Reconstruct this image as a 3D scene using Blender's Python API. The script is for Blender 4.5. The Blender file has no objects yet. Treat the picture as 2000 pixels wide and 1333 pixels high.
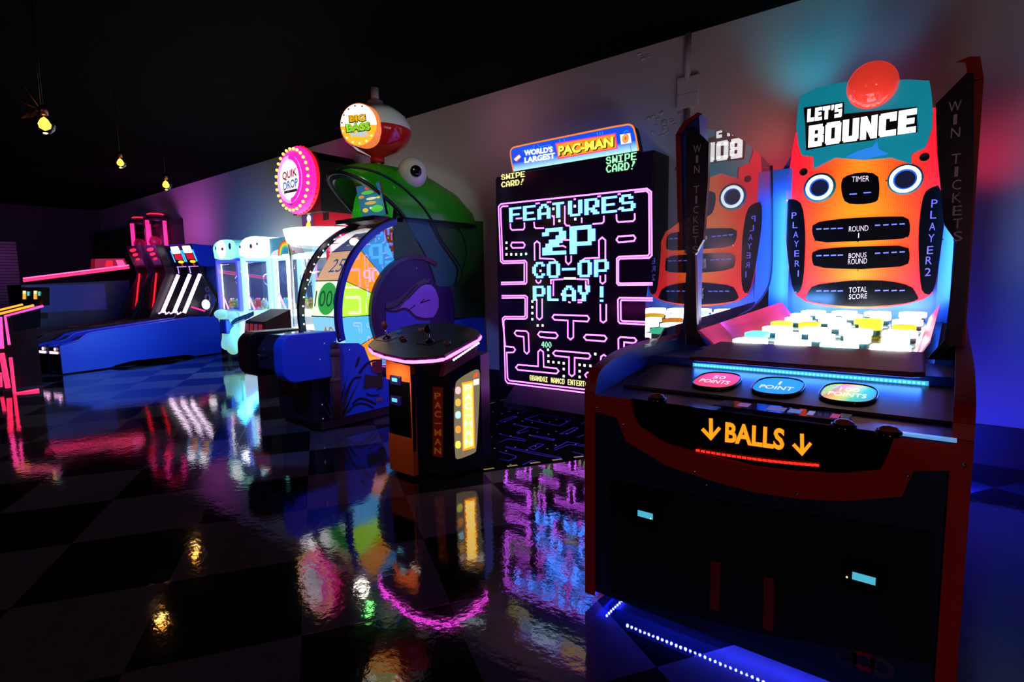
import bpy, bmesh, math, random
from mathutils import Vector, Matrix
random.seed(7)
SC = bpy.context.scene
COL = SC.collection
# ------------------------------------------------------------------ camera
CF, CH = 1074.5, 1.42
def _basis(p, r, yaw):
    F = Vector((-math.sin(yaw)*math.cos(p), math.cos(yaw)*math.cos(p), -math.sin(p)))
    R0 = Vector((math.cos(yaw), math.sin(yaw), 0)); D0 = F.cross(R0)
    return F, R0*math.cos(r)+D0*math.sin(r), D0*math.cos(r)-R0*math.sin(r)
cF, cR, cD = _basis(math.radians(6.1), math.radians(0.957), math.radians(38.76))
EYE = Vector((0, 0, CH))
cam = bpy.data.objects.new('camera', bpy.data.cameras.new('camera')); COL.objects.link(cam)
cam.data.sensor_width = 36; cam.data.lens = CF/2000*36; cam.data.clip_start = 0.05
M3 = Matrix((cR, -cD, -cF)).transposed()
cam.matrix_world = Matrix.Translation(EYE) @ M3.to_4x4()
SC.camera = cam
# ------------------------------------------------------------------ world, exposure
SC.view_settings.view_transform = 'Standard'; SC.view_settings.look = 'None'
SC.view_settings.exposure = 0.0; SC.view_settings.gamma = 1.0; SC.view_settings.use_curve_mapping = False
w = bpy.data.worlds.new('dark_room_air'); SC.world = w; w.use_nodes = True
w.node_tree.nodes['Background'].inputs[0].default_value = (0.35, 0.25, 0.5, 1)
w.node_tree.nodes['Background'].inputs[1].default_value = 0.006
cy = SC.cycles
cy.use_denoising = True; cy.max_bounces = 8; cy.transparent_max_bounces = 24
cy.caustics_reflective = False; cy.caustics_refractive = False; cy.sample_clamp_indirect = 6.0
cy.blur_glossy = 0.3
for nm_, p_, e_, c_ in (('aisle_fill', (1.6, -2.6, 1.9), 55, (1.0, .42, .5)), ('aisle_fill', (-3.2, -2.8, 2.0), 16, (.9, .45, .6))):  # added point fills behind the camera, standing in for unseen machines
    l_ = bpy.data.lights.new(nm_, 'POINT'); l_.energy = e_; l_.color = c_; l_.shadow_soft_size = .25
    o_ = bpy.data.objects.new(nm_, l_); o_.location = p_; COL.objects.link(o_)
# coloured area lights added above the games to tint the back wall
for nm_, p_, t_, e_, c_, s_ in (('wall_tint_fill', (-7.6, 4.3, 3.0), (-7.4, 5.35, 3.2), 3.2, (.75, .06, .40), .6), ('wall_tint_fill', (-12.9, 4.0, 2.35), (-14.6, 5.35, 3.2), 28, (.65, .10, .70), .5), ('wall_tint_fill', (-4.3, 4.6, 3.3), (-4.2, 5.35, 3.3), 1.2, (.9, .35, .5), .5)):
    l_ = bpy.data.lights.new(nm_, 'AREA'); l_.energy = e_; l_.color = c_; l_.size = s_
    o_ = bpy.data.objects.new(nm_, l_); o_.location = p_; o_.rotation_euler = (Vector(t_)-Vector(p_)).to_track_quat('-Z', 'Y').to_euler(); COL.objects.link(o_)
# ------------------------------------------------------------------ measuring: a sight line meets a real plane
def ray(px, py): return cF + cR*((px-1000)/CF) + cD*((py-666.5)/CF)
def on(px, py, x=None, y=None, z=None):
    d = ray(px, py)
    i, v = (0, x) if x is not None else ((1, y) if y is not None else (2, z))
    return EYE + d*((v-EYE[i])/d[i])
def onp(px, py, p0, n):
    d = ray(px, py); return EYE + d*((Vector(p0)-EYE).dot(Vector(n))/d.dot(Vector(n)))
def crop(x0, y0, s): return lambda a, b: (x0+a/s, y0+b/s)
A_ = crop(1130, 560, 1.725); B_ = crop(1230, 80, 2.469); S_ = crop(940, 230, 2.381)
G_ = crop(700, 600, 3.7022); W_ = crop(560, 430, 4.936); H_ = crop(660, 300, 5.127)
L_ = crop(0, 400, 3.508); C_ = crop(400, 420, 4.4417); Q_ = crop(960, 240, 6.06)
K_ = crop(1250, 200, 2.565); Z_ = crop(520, 640, 6.667); U_ = crop(530, 280, 7.407); V_ = crop(660, 180, 8.886)
def tr(c, pts, **k): return [on(*c(*p), **k) for p in pts]
# ------------------------------------------------------------------ materials
MATS = {}
def mat(name, col=(0.5, 0.5, 0.5), rough=0.45, metal=0.0, emit=None, es=0.0, spec=0.5, bump=0.0, bscale=60):
    if name in MATS: return MATS[name]
    m = bpy.data.materials.new(name); m.use_nodes = True; MATS[name] = m
    nt = m.node_tree; b = nt.nodes['Principled BSDF']
    b.inputs['Base Color'].default_value = (*col, 1); b.inputs['Metallic'].default_value = metal
    b.inputs['Specular IOR Level'].default_value = spec
    tc = nt.nodes.new('ShaderNodeTexCoord'); n = nt.nodes.new('ShaderNodeTexNoise')
    n.inputs['Scale'].default_value = 9; nt.links.new(tc.outputs['Object'], n.inputs['Vector'])
    mr = nt.nodes.new('ShaderNodeMapRange'); nt.links.new(n.outputs['Fac'], mr.inputs['Value'])
    mr.inputs['To Min'].default_value = max(0, rough-0.06); mr.inputs['To Max'].default_value = min(1, rough+0.06)
    nt.links.new(mr.outputs[0], b.inputs['Roughness'])
    if emit is not None:
        b.inputs['Emission Color'].default_value = (*emit, 1); b.inputs['Emission Strength'].default_value = es
    if bump:
        n2 = nt.nodes.new('ShaderNodeTexNoise'); n2.inputs['Scale'].default_value = bscale; n2.inputs['Detail'].default_value = 4
        nt.links.new(tc.outputs['Object'], n2.inputs['Vector'])
        bp = nt.nodes.new('ShaderNodeBump'); bp.inputs['Strength'].default_value = bump; bp.inputs['Distance'].default_value = 0.01
        nt.links.new(n2.outputs['Fac'], bp.inputs['Height']); nt.links.new(bp.outputs[0], b.inputs['Normal'])
    return m
def lit(name, col, es): return mat(name, (col[0]*.3, col[1]*.3, col[2]*.3), 0.5, emit=col, es=es)
def glass(name, tint=(1, 1, 1), rough=0.01, ior=1.5):
    if name in MATS: return MATS[name]
    m = bpy.data.materials.new(name); m.use_nodes = True; MATS[name] = m
    nt = m.node_tree; nt.nodes.clear()
    o = nt.nodes.new('ShaderNodeOutputMaterial'); mx = nt.nodes.new('ShaderNodeMixShader')
    t = nt.nodes.new('ShaderNodeBsdfTransparent'); t.inputs[0].default_value = (*tint, 1)
    g = nt.nodes.new('ShaderNodeBsdfGlossy'); g.inputs['Roughness'].default_value = rough
    fr = nt.nodes.new('ShaderNodeFresnel'); fr.inputs[0].default_value = ior
    ge = nt.nodes.new('ShaderNodeNewGeometry'); inv = nt.nodes.new('ShaderNodeMath'); inv.operation = 'SUBTRACT'
    inv.inputs[0].default_value = 1.0
    nt.links.new(ge.outputs['Backfacing'], inv.inputs[1])
    mu = nt.nodes.new('ShaderNodeMath'); mu.operation = 'MULTIPLY'
    nt.links.new(fr.outputs[0], mu.inputs[0]); nt.links.new(inv.outputs[0], mu.inputs[1])
    sc_ = nt.nodes.new('ShaderNodeMath'); sc_.operation = 'MULTIPLY'; sc_.use_clamp = True; sc_.inputs[1].default_value = 1.75
    nt.links.new(mu.outputs[0], sc_.inputs[0])
    nt.links.new(sc_.outputs[0], mx.inputs[0]); nt.links.new(t.outputs[0], mx.inputs[1]); nt.links.new(g.outputs[0], mx.inputs[2])
    nt.links.new(mx.outputs[0], o.inputs[0]); return m
BLACK = mat('black_paint', (0.008, 0.008, 0.01), 0.4)
GLOSSBLACK = mat('gloss_black', (0.004, 0.004, 0.006), 0.12)
NAVY = mat('navy_laminate', (0.006, 0.018, 0.06), 0.45)
BLUE = mat('blue_paint', (0.015, 0.06, 0.5), 0.4)
RED = mat('red_trim', (0.45, 0.012, 0.005), 0.4)
CHROME = mat('chrome', (0.8, 0.8, 0.82), 0.15, 1.0)
WHITEP = mat('white_plastic', (0.8, 0.8, 0.8), 0.35)
CLEAR = glass('clear_acrylic')
# ------------------------------------------------------------------ mesh builder
_txt = {}
def text_geo(s, off=0.0):
    k = (s, off)
    if k not in _txt:
        c = bpy.data.curves.new('t', 'FONT'); c.body = s; c.offset = off; c.resolution_u = 3
        o = bpy.data.objects.new('t', c); me = bpy.data.meshes.new_from_object(o)
        vs = [v.co.copy() for v in me.vertices]; fs = [tuple(p.vertices) for p in me.polygons]
        x0 = min(v.x for v in vs); x1 = max(v.x for v in vs); y0 = min(v.y for v in vs); y1 = max(v.y for v in vs)
        _txt[k] = ([((v.x-x0)/(x1-x0), (v.y-y0)/(y1-y0)) for v in vs], fs, (x1-x0)/(y1-y0))
        bpy.data.objects.remove(o); bpy.data.curves.remove(c); bpy.data.meshes.remove(me)
    return _txt[k]
def R_(*r): return [[(a, b), (c, b), (c, d), (a, d)] for a, b, c, d in r]
CHUNK = {
 'L': [[(0,0),(1,0),(1,.3),(.46,.3),(.46,1),(0,1)]],
 'E': [[(0,0),(1,0),(1,.25),(.45,.25),(.45,.38),(.9,.38),(.9,.62),(.45,.62),(.45,.75),(1,.75),(1,1),(0,1)]],
 'T': [[(0,1),(0,.7),(.28,.7),(.28,0),(.74,0),(.74,.7),(1,.7),(1,1)]],
 'S': [[(0,0),(.9,0),(1,.1),(1,.6),(.42,.6),(.42,.72),(1,.72),(1,1),(.1,1),(0,.9),(0,.42),(.58,.42),(.58,.27),(0,.27)]],
 "'": [[(.2,.62),(.8,.62),(1,1),(.2,1)]],
 'B': R_((0,0,.4,1),(.4,0,.9,.24),(.4,.42,.92,.58),(.4,.76,.9,1),(.62,.16,1,.47),(.62,.53,1,.86)),
 'O': R_((0,.08,.38,.92),(.62,.08,1,.92),(.08,0,.92,.25),(.08,.75,.92,1)),
 'U': R_((0,.08,.38,1),(.62,.08,1,1),(.08,0,.92,.25)),
 'N': R_((0,0,.36,1),(.64,0,1,1))+[[(0,1),(.36,1),(1,0),(.64,0)]],
 'C': R_((0,.08,.4,.92),(.08,0,1,.25),(.08,.75,1,1),(.62,.62,1,.8)),
 ' ': []}
PIX = {
 'A': "0011100 0110110 1100011 1100011 1111111 1100011 1100011", 'B': "1111110 1100011 1100011 1111110 1100011 1100011 1111110",
 'C': "0011110 0110011 1100000 1100000 1100000 0110011 0011110", 'D': "1111100 1100110 1100011 1100011 1100011 1100110 1111100",
 'E': "1111111 1100000 1100000 1111110 1100000 1100000 1111111", 'F': "1111111 1100000 1100000 1111110 1100000 1100000 1100000",
 'I': "1111110 0011000 0011000 0011000 0011000 0011000 1111110", 'L': "1100000 1100000 1100000 1100000 1100000 1100000 1111110",
 'M': "1100011 1110111 1111111 1111111 1101011 1100011 1100011", 'N': "1100011 1110011 1111011 1111111 1101111 1100111 1100011",
 'O': "0111110 1100011 1100011 1100011 1100011 1100011 0111110", 'P': "1111110 1100011 1100011 1100011 1111110 1100000 1100000",
 'R': "1111110 1100011 1100011 1100111 1111100 1101110 1100111", 'S': "0111100 1100110 1100000 0111110 0000011 1100011 0111110",
 'T': "1111110 0011000 0011000 0011000 0011000 0011000 0011000", 'U': "1100011 1100011 1100011 1100011 1100011 1100011 0111110",
 'W': "1100011 1100011 1101011 1111111 1111111 1110111 1100011", 'Y': "1100110 1100110 1100110 0111100 0011000 0011000 0011000",
 '2': "0111110 1100011 0000111 0011110 0111100 1110000 1111111", '4': "0001110 0011110 0110110 1100110 1111111 0000110 0000110",
 '0': "0011100 0100110 1100011 1100011 1100011 0110010 0011100", '-': "0000000 0000000 0000000 1111111 0000000 0000000 0000000",
 '!': "0001110 0001110 0001100 0011000 0010000 0000000 0110000", '.': "0000000 0000000 0000000 0000000 0000000 1100000 1100000",
 '|': "0011000 0011000 0011000 0011000 0011000 0000000 0011000", '@': "0111110 1000001 1011101 1010001 1011101 1000001 0111110", ' ': "0000000 0000000 0000000 0000000 0000000 0000000 0000000"}
class MB:
    def __init__(s): s.v = []; s.f = []; s.m = []; s.mats = []; s.sm = []
    def mi(s, m):
        if m not in s.mats: s.mats.append(m)
        return s.mats.index(m)
    def add(s, vs, fs, m, smooth=False):
        b = len(s.v); i = s.mi(m); s.v += [Vector(v) for v in vs]
        for f in fs: s.f.append(tuple(b+k for k in f)); s.m.append(i); s.sm.append(smooth)
        return s
    def box(s, lo, hi, m, rot=None, org=None):
        x0, y0, z0 = lo; x1, y1, z1 = hi
        vs = [Vector(p) for p in ((x0,y0,z0),(x1,y0,z0),(x1,y1,z0),(x0,y1,z0),(x0,y0,z1),(x1,y0,z1),(x1,y1,z1),(x0,y1,z1))]
        if rot is not None:
            o = Vector(org if org is not None else ((x0+x1)/2,(y0+y1)/2,(z0+z1)/2)); vs = [o+rot@(v-o) for v in vs]
        return s.add(vs, [(0,3,2,1),(4,5,6,7),(0,1,5,4),(1,2,6,5),(2,3,7,6),(3,0,4,7)], m)
    def poly(s, pts, m): return s.add(pts, [tuple(range(len(pts)))], m)
    def prism(s, pts, ext, m, side=None):
        e = Vector(ext); n = len(pts); pts = [Vector(p) for p in pts]
        s.add(pts+[p+e for p in pts], [tuple(range(n)), tuple(range(2*n-1, n-1, -1))], m)
        s.add(pts+[p+e for p in pts], [(i, (i+1) % n, n+(i+1) % n, n+i) for i in range(n)], side or m); return s
    def tube(s, path, r, m, n=8, closed=False, caps=True):
        P = [Vector(p) for p in path]; k = len(P); rs = r if isinstance(r, (list, tuple)) else [r]*k
        vs = []; up = None
        for i, p in enumerate(P):
            a = P[(i-1) % k] if (closed or i > 0) else p; b = P[(i+1) % k] if (closed or i < k-1) else p
            t = (b-a).normalized()
            if up is None or abs(up.dot(t)) > .95: up = Vector((0,0,1)) if abs(t.z) < .9 else Vector((1,0,0))
            u = (up - t*up.dot(t)).normalized(); up = u; wv = t.cross(u)
            vs += [p+(u*math.cos(2*math.pi*j/n)+wv*math.sin(2*math.pi*j/n))*rs[i] for j in range(n)]
        fs = [(i*n+j, i*n+(j+1) % n, ((i+1) % k)*n+(j+1) % n, ((i+1) % k)*n+j) for i in range(k if closed else k-1) for j in range(n)]
        s.add(vs, fs, m, True)
        if caps and not closed:
            s.add(vs[:n], [tuple(range(n))], m); s.add(vs[-n:], [tuple(range(n))], m)
        return s
    def lathe(s, prof, o, ax, m, n=24, a0=0, a1=2*math.pi, ref=None):
        ax = Vector(ax).normalized(); o = Vector(o)
        u = Vector(ref) if ref is not None else (Vector((0,0,1)) if abs(ax.z) < .9 else Vector((1,0,0)))
        u = (u-ax*u.dot(ax)).normalized(); wv = ax.cross(u); full = abs(a1-a0-2*math.pi) < 1e-6
        nn = n if full else n+1; vs = []
        for r, h in prof:
            for j in range(nn):
                a = a0+(a1-a0)*j/n; vs.append(o+ax*h+(u*math.cos(a)+wv*math.sin(a))*max(r, 1e-5))
        fs = []
        for i in range(len(prof)-1):
            for j in range(n):
                k = (j+1) % nn; fs.append((i*nn+j, i*nn+k, (i+1)*nn+k, (i+1)*nn+j))
        return s.add(vs, fs, m, True)
    def sphere(s, c, r, m, sc=(1, 1, 1), n=20, rings=12):
        vs = []; fs = []; c = Vector(c)
        for i in range(rings+1):
            th = math.pi*i/rings
            for j in range(n):
                a = 2*math.pi*j/n; vs.append(c+Vector((r*sc[0]*math.sin(th)*math.cos(a), r*sc[1]*math.sin(th)*math.sin(a), r*sc[2]*math.cos(th))))
        for i in range(rings):
            for j in range(n): fs.append((i*n+j, i*n+(j+1) % n, (i+1)*n+(j+1) % n, (i+1)*n+j))
        return s.add(vs, fs, m, True)
    def disc(s, c, nrm, r, m, n=32, r2=0.0, ref=None, sy=1.0):
        nrm = Vector(nrm).normalized(); u = Vector(ref) if ref is not None else (Vector((0,0,1)) if abs(nrm.z) < .9 else Vector((1,0,0)))
        u = (u-nrm*u.dot(nrm)).normalized(); wv = nrm.cross(u); c = Vector(c)
        ring = [u*math.cos(2*math.pi*j/n)+wv*math.sin(2*math.pi*j/n)*sy for j in range(n)]
        if r2 <= 0: return s.poly([c+q*r for q in ring], m)
        return s.add([c+q*r for q in ring]+[c+q*r2 for q in ring], [(j, (j+1) % n, n+(j+1) % n, n+j) for j in range(n)], m)
    def stroke(s, pts, wd, nrm, m, closed=False):
        P = [Vector(p) for p in pts]; nrm = Vector(nrm).normalized(); k = len(P); vs = []
        for i, p in enumerate(P):
            a = P[(i-1) % k] if (closed or i > 0) else None; b = P[(i+1) % k] if (closed or i < k-1) else None
            t0 = (p-a).normalized() if a is not None else (b-p).normalized(); t1 = (b-p).normalized() if b is not None else t0
            n0 = nrm.cross(t0); n1 = nrm.cross(t1); q = n0+n1
            q = n0 if q.length < 1e-4 else q.normalized(); d = max(.4, q.dot(n0)); vs += [p+q*(wd/2/d), p-q*(wd/2/d)]
        return s.add(vs, [(2*i, 2*i+1, (2*i+3) % (2*k), (2*i+2) % (2*k)) for i in range(k if closed else k-1)], m)
    def text(s, t, O, U, V, m, off=0.0, style='font'):
        O, U, V = Vector(O), Vector(U), Vector(V)
        if style == 'font':
            g, fs, _ = text_geo(t, off); return s.add([O+U*a+V*b for a, b in g], fs, m)
        if style == 'chunk':
            adv = [0.45 if c == "'" else (0.35 if c == ' ' else 1) for c in t]; gap = .1
            tot = sum(adv)+gap*(len(t)-1); x = 0
            for c, a in zip(t, adv):
                for pl in CHUNK[c]: s.poly([O+U*((x+p*a)/tot)+V*q for p, q in pl], m)
                x += a+gap
            return s
        n = len(t)*8-1
        for i, c in enumerate(t):
            for r, row in enumerate(PIX[c].split()):
                j = 0
                while j < 7:
                    if row[j] == '1':
                        k = j
                        while k < 7 and row[k] == '1': k += 1
                        a, b = (i*8+j)/n, (i*8+k)/n; y1, y0 = 1-r/7, 1-(r+1)/7
                        s.poly([O+U*a+V*y0, O+U*b+V*y0, O+U*b+V*y1, O+U*a+V*y1], m); j = k
                    else: j += 1
        return s
    def build(s, name, parent=None, bevel=0.0, auto=True):
        me = bpy.data.meshes.new(name); vs = s.v
        if parent is not None:
            I = WM[parent.name].inverted(); vs = [I@v for v in vs]
        me.from_pydata([tuple(v) for v in vs], [], s.f)
        for m in s.mats: me.materials.append(m)
        me.polygons.foreach_set('material_index', s.m); me.polygons.foreach_set('use_smooth', s.sm)
        bm = bmesh.new(); bm.from_mesh(me); bmesh.ops.remove_doubles(bm, verts=bm.verts, dist=1e-5)
        bmesh.ops.recalc_face_normals(bm, faces=bm.faces); bm.to_mesh(me); bm.free(); me.update()
        o = bpy.data.objects.new(name, me); COL.objects.link(o)
        if parent is not None:
            o.parent = parent; WM[o.name] = WM[parent.name].copy()
        else: WM[o.name] = Matrix.Identity(4)
        if bevel:
            b = o.modifiers.new('bevel', 'BEVEL'); b.width = bevel; b.segments = 2; b.limit_method = 'ANGLE'; b.angle_limit = math.radians(50)
        return o
WM = {}
def root(name, label, cat, loc=(0, 0, 0), rz=0.0, group=None):
    o = bpy.data.objects.new(name, None); COL.objects.link(o); o.empty_display_size = .1
    o.location = loc; o.rotation_euler = (0, 0, rz); WM[o.name] = Matrix.Translation(loc) @ Matrix.Rotation(rz, 4, 'Z')
    tag(o, label, cat, group); return o
def tag(o, label, cat, group=None):
    o['label'] = label; o['category'] = cat
    if group: o['group'] = group
    return o
def structure(o): o['kind'] = 'structure'; return o
def lamp(name, kind, loc, power, col, parent, size=.1, size_y=None, aim=None, spot=None):
    l = bpy.data.lights.new(name, kind); l.energy = power; l.color = col
    if kind == 'AREA':
        l.size = size
        if size_y: l.shape = 'RECTANGLE'; l.size_y = size_y
    else: l.shadow_soft_size = size
    o = bpy.data.objects.new(name, l); COL.objects.link(o)
    M = Matrix.Translation(loc)
    if aim is not None: M = M @ (Vector(aim)-Vector(loc)).to_track_quat('-Z', 'Y').to_matrix().to_4x4()
    if parent is not None: o.parent = parent; M = WM[parent.name].inverted() @ M
    o.matrix_local = M; return o
def rrect(x0, x1, z0, z1, y, r=.02, k=4):
    out = []
    for cx, cz, a0 in ((x1-r, z1-r, 0), (x0+r, z1-r, 90), (x0+r, z0+r, 180), (x1-r, z0+r, 270)):
        for i in range(k+1):
            a = math.radians(a0+90*i/k); out.append(Vector((cx+r*math.cos(a), y, cz+r*math.sin(a))))
    return out
def smooth_closed(pts, it=2):
    P = [Vector(p) for p in pts]
    for _ in range(it):
        Qn = []
        for i in range(len(P)):
            a, b = P[i], P[(i+1) % len(P)]; Qn += [a*.75+b*.25, a*.25+b*.75]
        P = Qn
    return P
def smooth_open(pts, it=2):
    P = [Vector(p) for p in pts]
    for _ in range(it):
        Qn = [P[0]]
        for i in range(len(P)-1):
            a, b = P[i], P[i+1]; Qn += [a*.75+b*.25, a*.25+b*.75]
        P = Qn+[P[-1]]
    return P
# ================================================================== THE ROOM
WY, ZC = 5.35, 3.73
def floor_mat():
    m = bpy.data.materials.new('checker_tile'); m.use_nodes = True; nt = m.node_tree; b = nt.nodes['Principled BSDF']; N = nt.nodes.new; Lk = nt.links.new
    tc = N('ShaderNodeTexCoord'); mp = N('ShaderNodeMapping'); mp.vector_type = 'POINT'
    ang = math.radians(58.14)
    mp.inputs['Rotation'].default_value = (0, 0, -ang); Lk(tc.outputs['Object'], mp.inputs[0])
    sx = N('ShaderNodeSeparateXYZ'); Lk(mp.outputs[0], sx.inputs[0])
    def cell(o, org, st):
        a = N('ShaderNodeMath'); a.operation = 'SUBTRACT'; Lk(o, a.inputs[0]); a.inputs[1].default_value = org
        d = N('ShaderNodeMath'); d.operation = 'DIVIDE'; Lk(a.outputs[0], d.inputs[0]); d.inputs[1].default_value = st
        f = N('ShaderNodeMath'); f.operation = 'FLOOR'; Lk(d.outputs[0], f.inputs[0])
        fr = N('ShaderNodeMath'); fr.operation = 'FRACT'; Lk(d.outputs[0], fr.inputs[0])
        return f.outputs[0], fr.outputs[0]
    fu, ru = cell(sx.outputs['X'], -0.75, .62); fv, rv = cell(sx.outputs['Y'], 2.28, .67)
    su = N('ShaderNodeMath'); su.operation = 'ADD'; Lk(fu, su.inputs[0]); Lk(fv, su.inputs[1])
    md = N('ShaderNodeMath'); md.operation = 'FLOORED_MODULO'; Lk(su.outputs[0], md.inputs[0]); md.inputs[1].default_value = 2
    no = N('ShaderNodeTexNoise'); no.inputs['Scale'].default_value = 14; Lk(tc.outputs['Object'], no.inputs['Vector'])
    mixd = N('ShaderNodeMix'); mixd.data_type = 'RGBA'; Lk(md.outputs[0], mixd.inputs['Factor'])
    mixd.inputs[6].default_value = (0.006, 0.006, 0.008, 1); mixd.inputs[7].default_value = (0.085, 0.085, 0.09, 1)
    mm = N('ShaderNodeMix'); mm.data_type = 'RGBA'; mm.blend_type = 'MULTIPLY'; mm.inputs['Factor'].default_value = .35
    Lk(mixd.outputs[2], mm.inputs[6]); Lk(no.outputs['Color'], mm.inputs[7]); Lk(mm.outputs[2], b.inputs['Base Color'])
    mr = N('ShaderNodeMapRange'); n3 = N('ShaderNodeTexNoise'); n3.inputs['Scale'].default_value = 3; n3.inputs['Detail'].default_value = 5
    Lk(tc.outputs['Object'], n3.inputs['Vector']); Lk(n3.outputs['Fac'], mr.inputs[0]); mr.inputs['To Min'].default_value = .02; mr.inputs['To Max'].default_value = .09
    Lk(mr.outputs[0], b.inputs['Roughness']); b.inputs['Specular IOR Level'].default_value = .75; b.inputs['IOR'].default_value = 1.75
    # wax ripples and tile joints
    w1 = N('ShaderNodeTexNoise'); w1.inputs['Scale'].default_value = 26; w1.inputs['Detail'].default_value = 3; Lk(tc.outputs['Object'], w1.inputs['Vector'])
    w2 = N('ShaderNodeTexNoise'); w2.inputs['Scale'].default_value = 5; Lk(tc.outputs['Object'], w2.inputs['Vector'])
    ad = N('ShaderNodeMath'); ad.operation = 'MULTIPLY_ADD'; Lk(w2.outputs['Fac'], ad.inputs[0]); ad.inputs[1].default_value = 2.0; Lk(w1.outputs['Fac'], ad.inputs[2])
    def joint(r):
        a = N('ShaderNodeMath'); a.operation = 'LESS_THAN'; Lk(r, a.inputs[0]); a.inputs[1].default_value = .006; return a.outputs[0]
    ja = N('ShaderNodeMath'); ja.operation = 'MAXIMUM'; Lk(joint(ru), ja.inputs[0]); Lk(joint(rv), ja.inputs[1])
    jm = N('ShaderNodeMath'); jm.operation = 'MULTIPLY_ADD'; Lk(ja.outputs[0], jm.inputs[0]); jm.inputs[1].default_value = -.6; Lk(ad.outputs[0], jm.inputs[2])
    bp = N('ShaderNodeBump'); bp.inputs['Strength'].default_value = .04; bp.inputs['Distance'].default_value = .012
    Lk(jm.outputs[0], bp.inputs['Height']); Lk(bp.outputs[0], b.inputs['Normal'])
    return m
fl = MB().poly([(-22, -4, 0), (6, -4, 0), (6, WY+.2, 0), (-22, WY+.2, 0)], floor_mat()).build('floor'); structure(fl)
PLASTER = mat('painted_block', (0.50, 0.49, 0.46), 0.7, bump=.35, bscale=7)
structure(MB().box((-22, WY, 0), (6, WY+.2, ZC), PLASTER).build('wall_back'))
structure(MB().box((-22, WY-.02, 0), (6, WY, .3), mat('black_base', (0.006, 0.006, 0.007), .5)).build('baseboard_back'))
CEIL = mat('ceiling_black', (0.0012, 0.0012, 0.0015), .9, spec=.05)
structure(MB().box((-22, -4, ZC), (6, WY+.2, ZC+.1), CEIL).build('ceiling'))
structure(MB().box((-20.1, -4, 0), (-19.9, WY, ZC), mat('dark_wall', (0.05, 0.035, 0.045), .7, bump=.2, bscale=5)).build('wall_left'))
# dark-coloured panel stands in for a shaded wall opening, with its header beam
zt_ = on(285, 437, y=5.1).z; xt_ = on(338, 470, y=5.1).x
DKP = mat('alcove_dark', (.035, .012, .02), .6)
structure(MB().box((-19.9, 5.1, 0), (xt_, WY-.03, zt_-.14), DKP).build('wall_alcove_panel')); structure(MB().box((-19.9, 5.04, zt_-.14), (xt_, WY-.03, zt_), BLACK).build('trim_1'))
# roll-up door slats in the far wall
rd = MB(); rm = mat('door_slat', (0.10, 0.09, 0.10), .35, .6)
for i in range(34): rd.box((-19.9, .4, .08*i+.02), (-19.86, 3.4, .08*i+.085), rm)
structure(rd.build('door_1'))
# conduit with two filled block patches on the wall
cx = on(1345, 120, y=WY).x
cd = MB(); cm = mat('conduit_paint', (0.36, 0.36, 0.34), .6)
za = on(1345, 160, y=WY).z
cd.tube([(cx, WY-.02, ZC-.005), (cx, WY-.02, za)], .03, cm, 12); zb = on(1345, 215, y=WY).z; cd.tube([(cx, WY-.02, zb), (cx, WY-.02, .3)], .03, cm, 12)
structure(cd.build('trim_2'))
pt = MB()
for a, b, c_, d in ((1326, 150, 1367, 178), (1325, 182, 1366, 208)):
    p = on(a, b, y=WY); q = on(c_, d, y=WY); pt.box((p.x, WY-.04, q.z), (q.x, WY, p.z-.03), PLASTER)
structure(pt.build('trim_3', bevel=.004))
# scabs of loose plaster
sp = MB(); random.seed(3)
for bx0, by0, sx_, sy_, k in ((1300, 245, 45, 30, 26), (1255, 110, 22, 14, 7), (1295, 330, 30, 25, 16)):
    for i in range(k):
        p = on(bx0+random.gauss(0, .4)*sx_, by0+random.gauss(0, .4)*sy_, y=WY); s_ = random.uniform(.008, .028)
        sp.sphere(p, s_, PLASTER, (1.3, .35, random.uniform(.4, 1)), 7, 5)
structure(sp.build('trim_4'))
# ================================================================== BALL BOUNCE MACHINE (right foreground)
XC, XL, XR, YF, YB = -.57, -1.205, .065, 2.0, 4.72
bm_ = root('ball_toss_machine', 'large two-player ball toss game with orange lit backboard and red-edged sides nearest the camera', 'arcade machine', (XC, 3.3, 0))
NV = mat('navy_front', (0.004, 0.030, 0.075), .6, spec=.2)
SIDEB = mat('side_blue', (0.02, 0.10, 0.55), .35)
MAROON = mat('maroon_pad', (0.10, 0.008, 0.03), .5)
prof = [(2.0, .045), (2.0, .95), (2.02, 1.02), (2.075, 1.05), (2.25, 1.09), (2.46, 1.108), (2.75, 1.11), (4.8, 1.14), (4.8, .045)]
for nm, x in (('side_panel', XL), ('side_panel', XR-.045)):
    s = MB().prism([(x, a, b if b > .05 or x < 0 and x < -1 else .08) for a, b in prof], (.045, 0, 0), SIDEB).build(nm, bm_)
    e = MB(); P = [Vector((x+.0225, a, b)) for a, b in prof[:8]]; P = [P[0]]+smooth_open(P[1:7], 2)+[P[7]]
    for i in range(len(P)-1):
        a, b = P[i], P[i+1]; t = (b-a).normalized(); n = Vector((0, -t.z, t.y))*.008
        h = Vector((.025, 0, 0)); e.add([a-h, a+h, b+h, b-h, a-h+n, a+h+n, b+h+n, b-h+n], [(4, 5, 6, 7), (0, 1, 5, 4), (2, 3, 7, 6), (1, 2, 6, 5), (3, 0, 4, 7)], RED)
    e.build('edge_molding', s)
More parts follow.
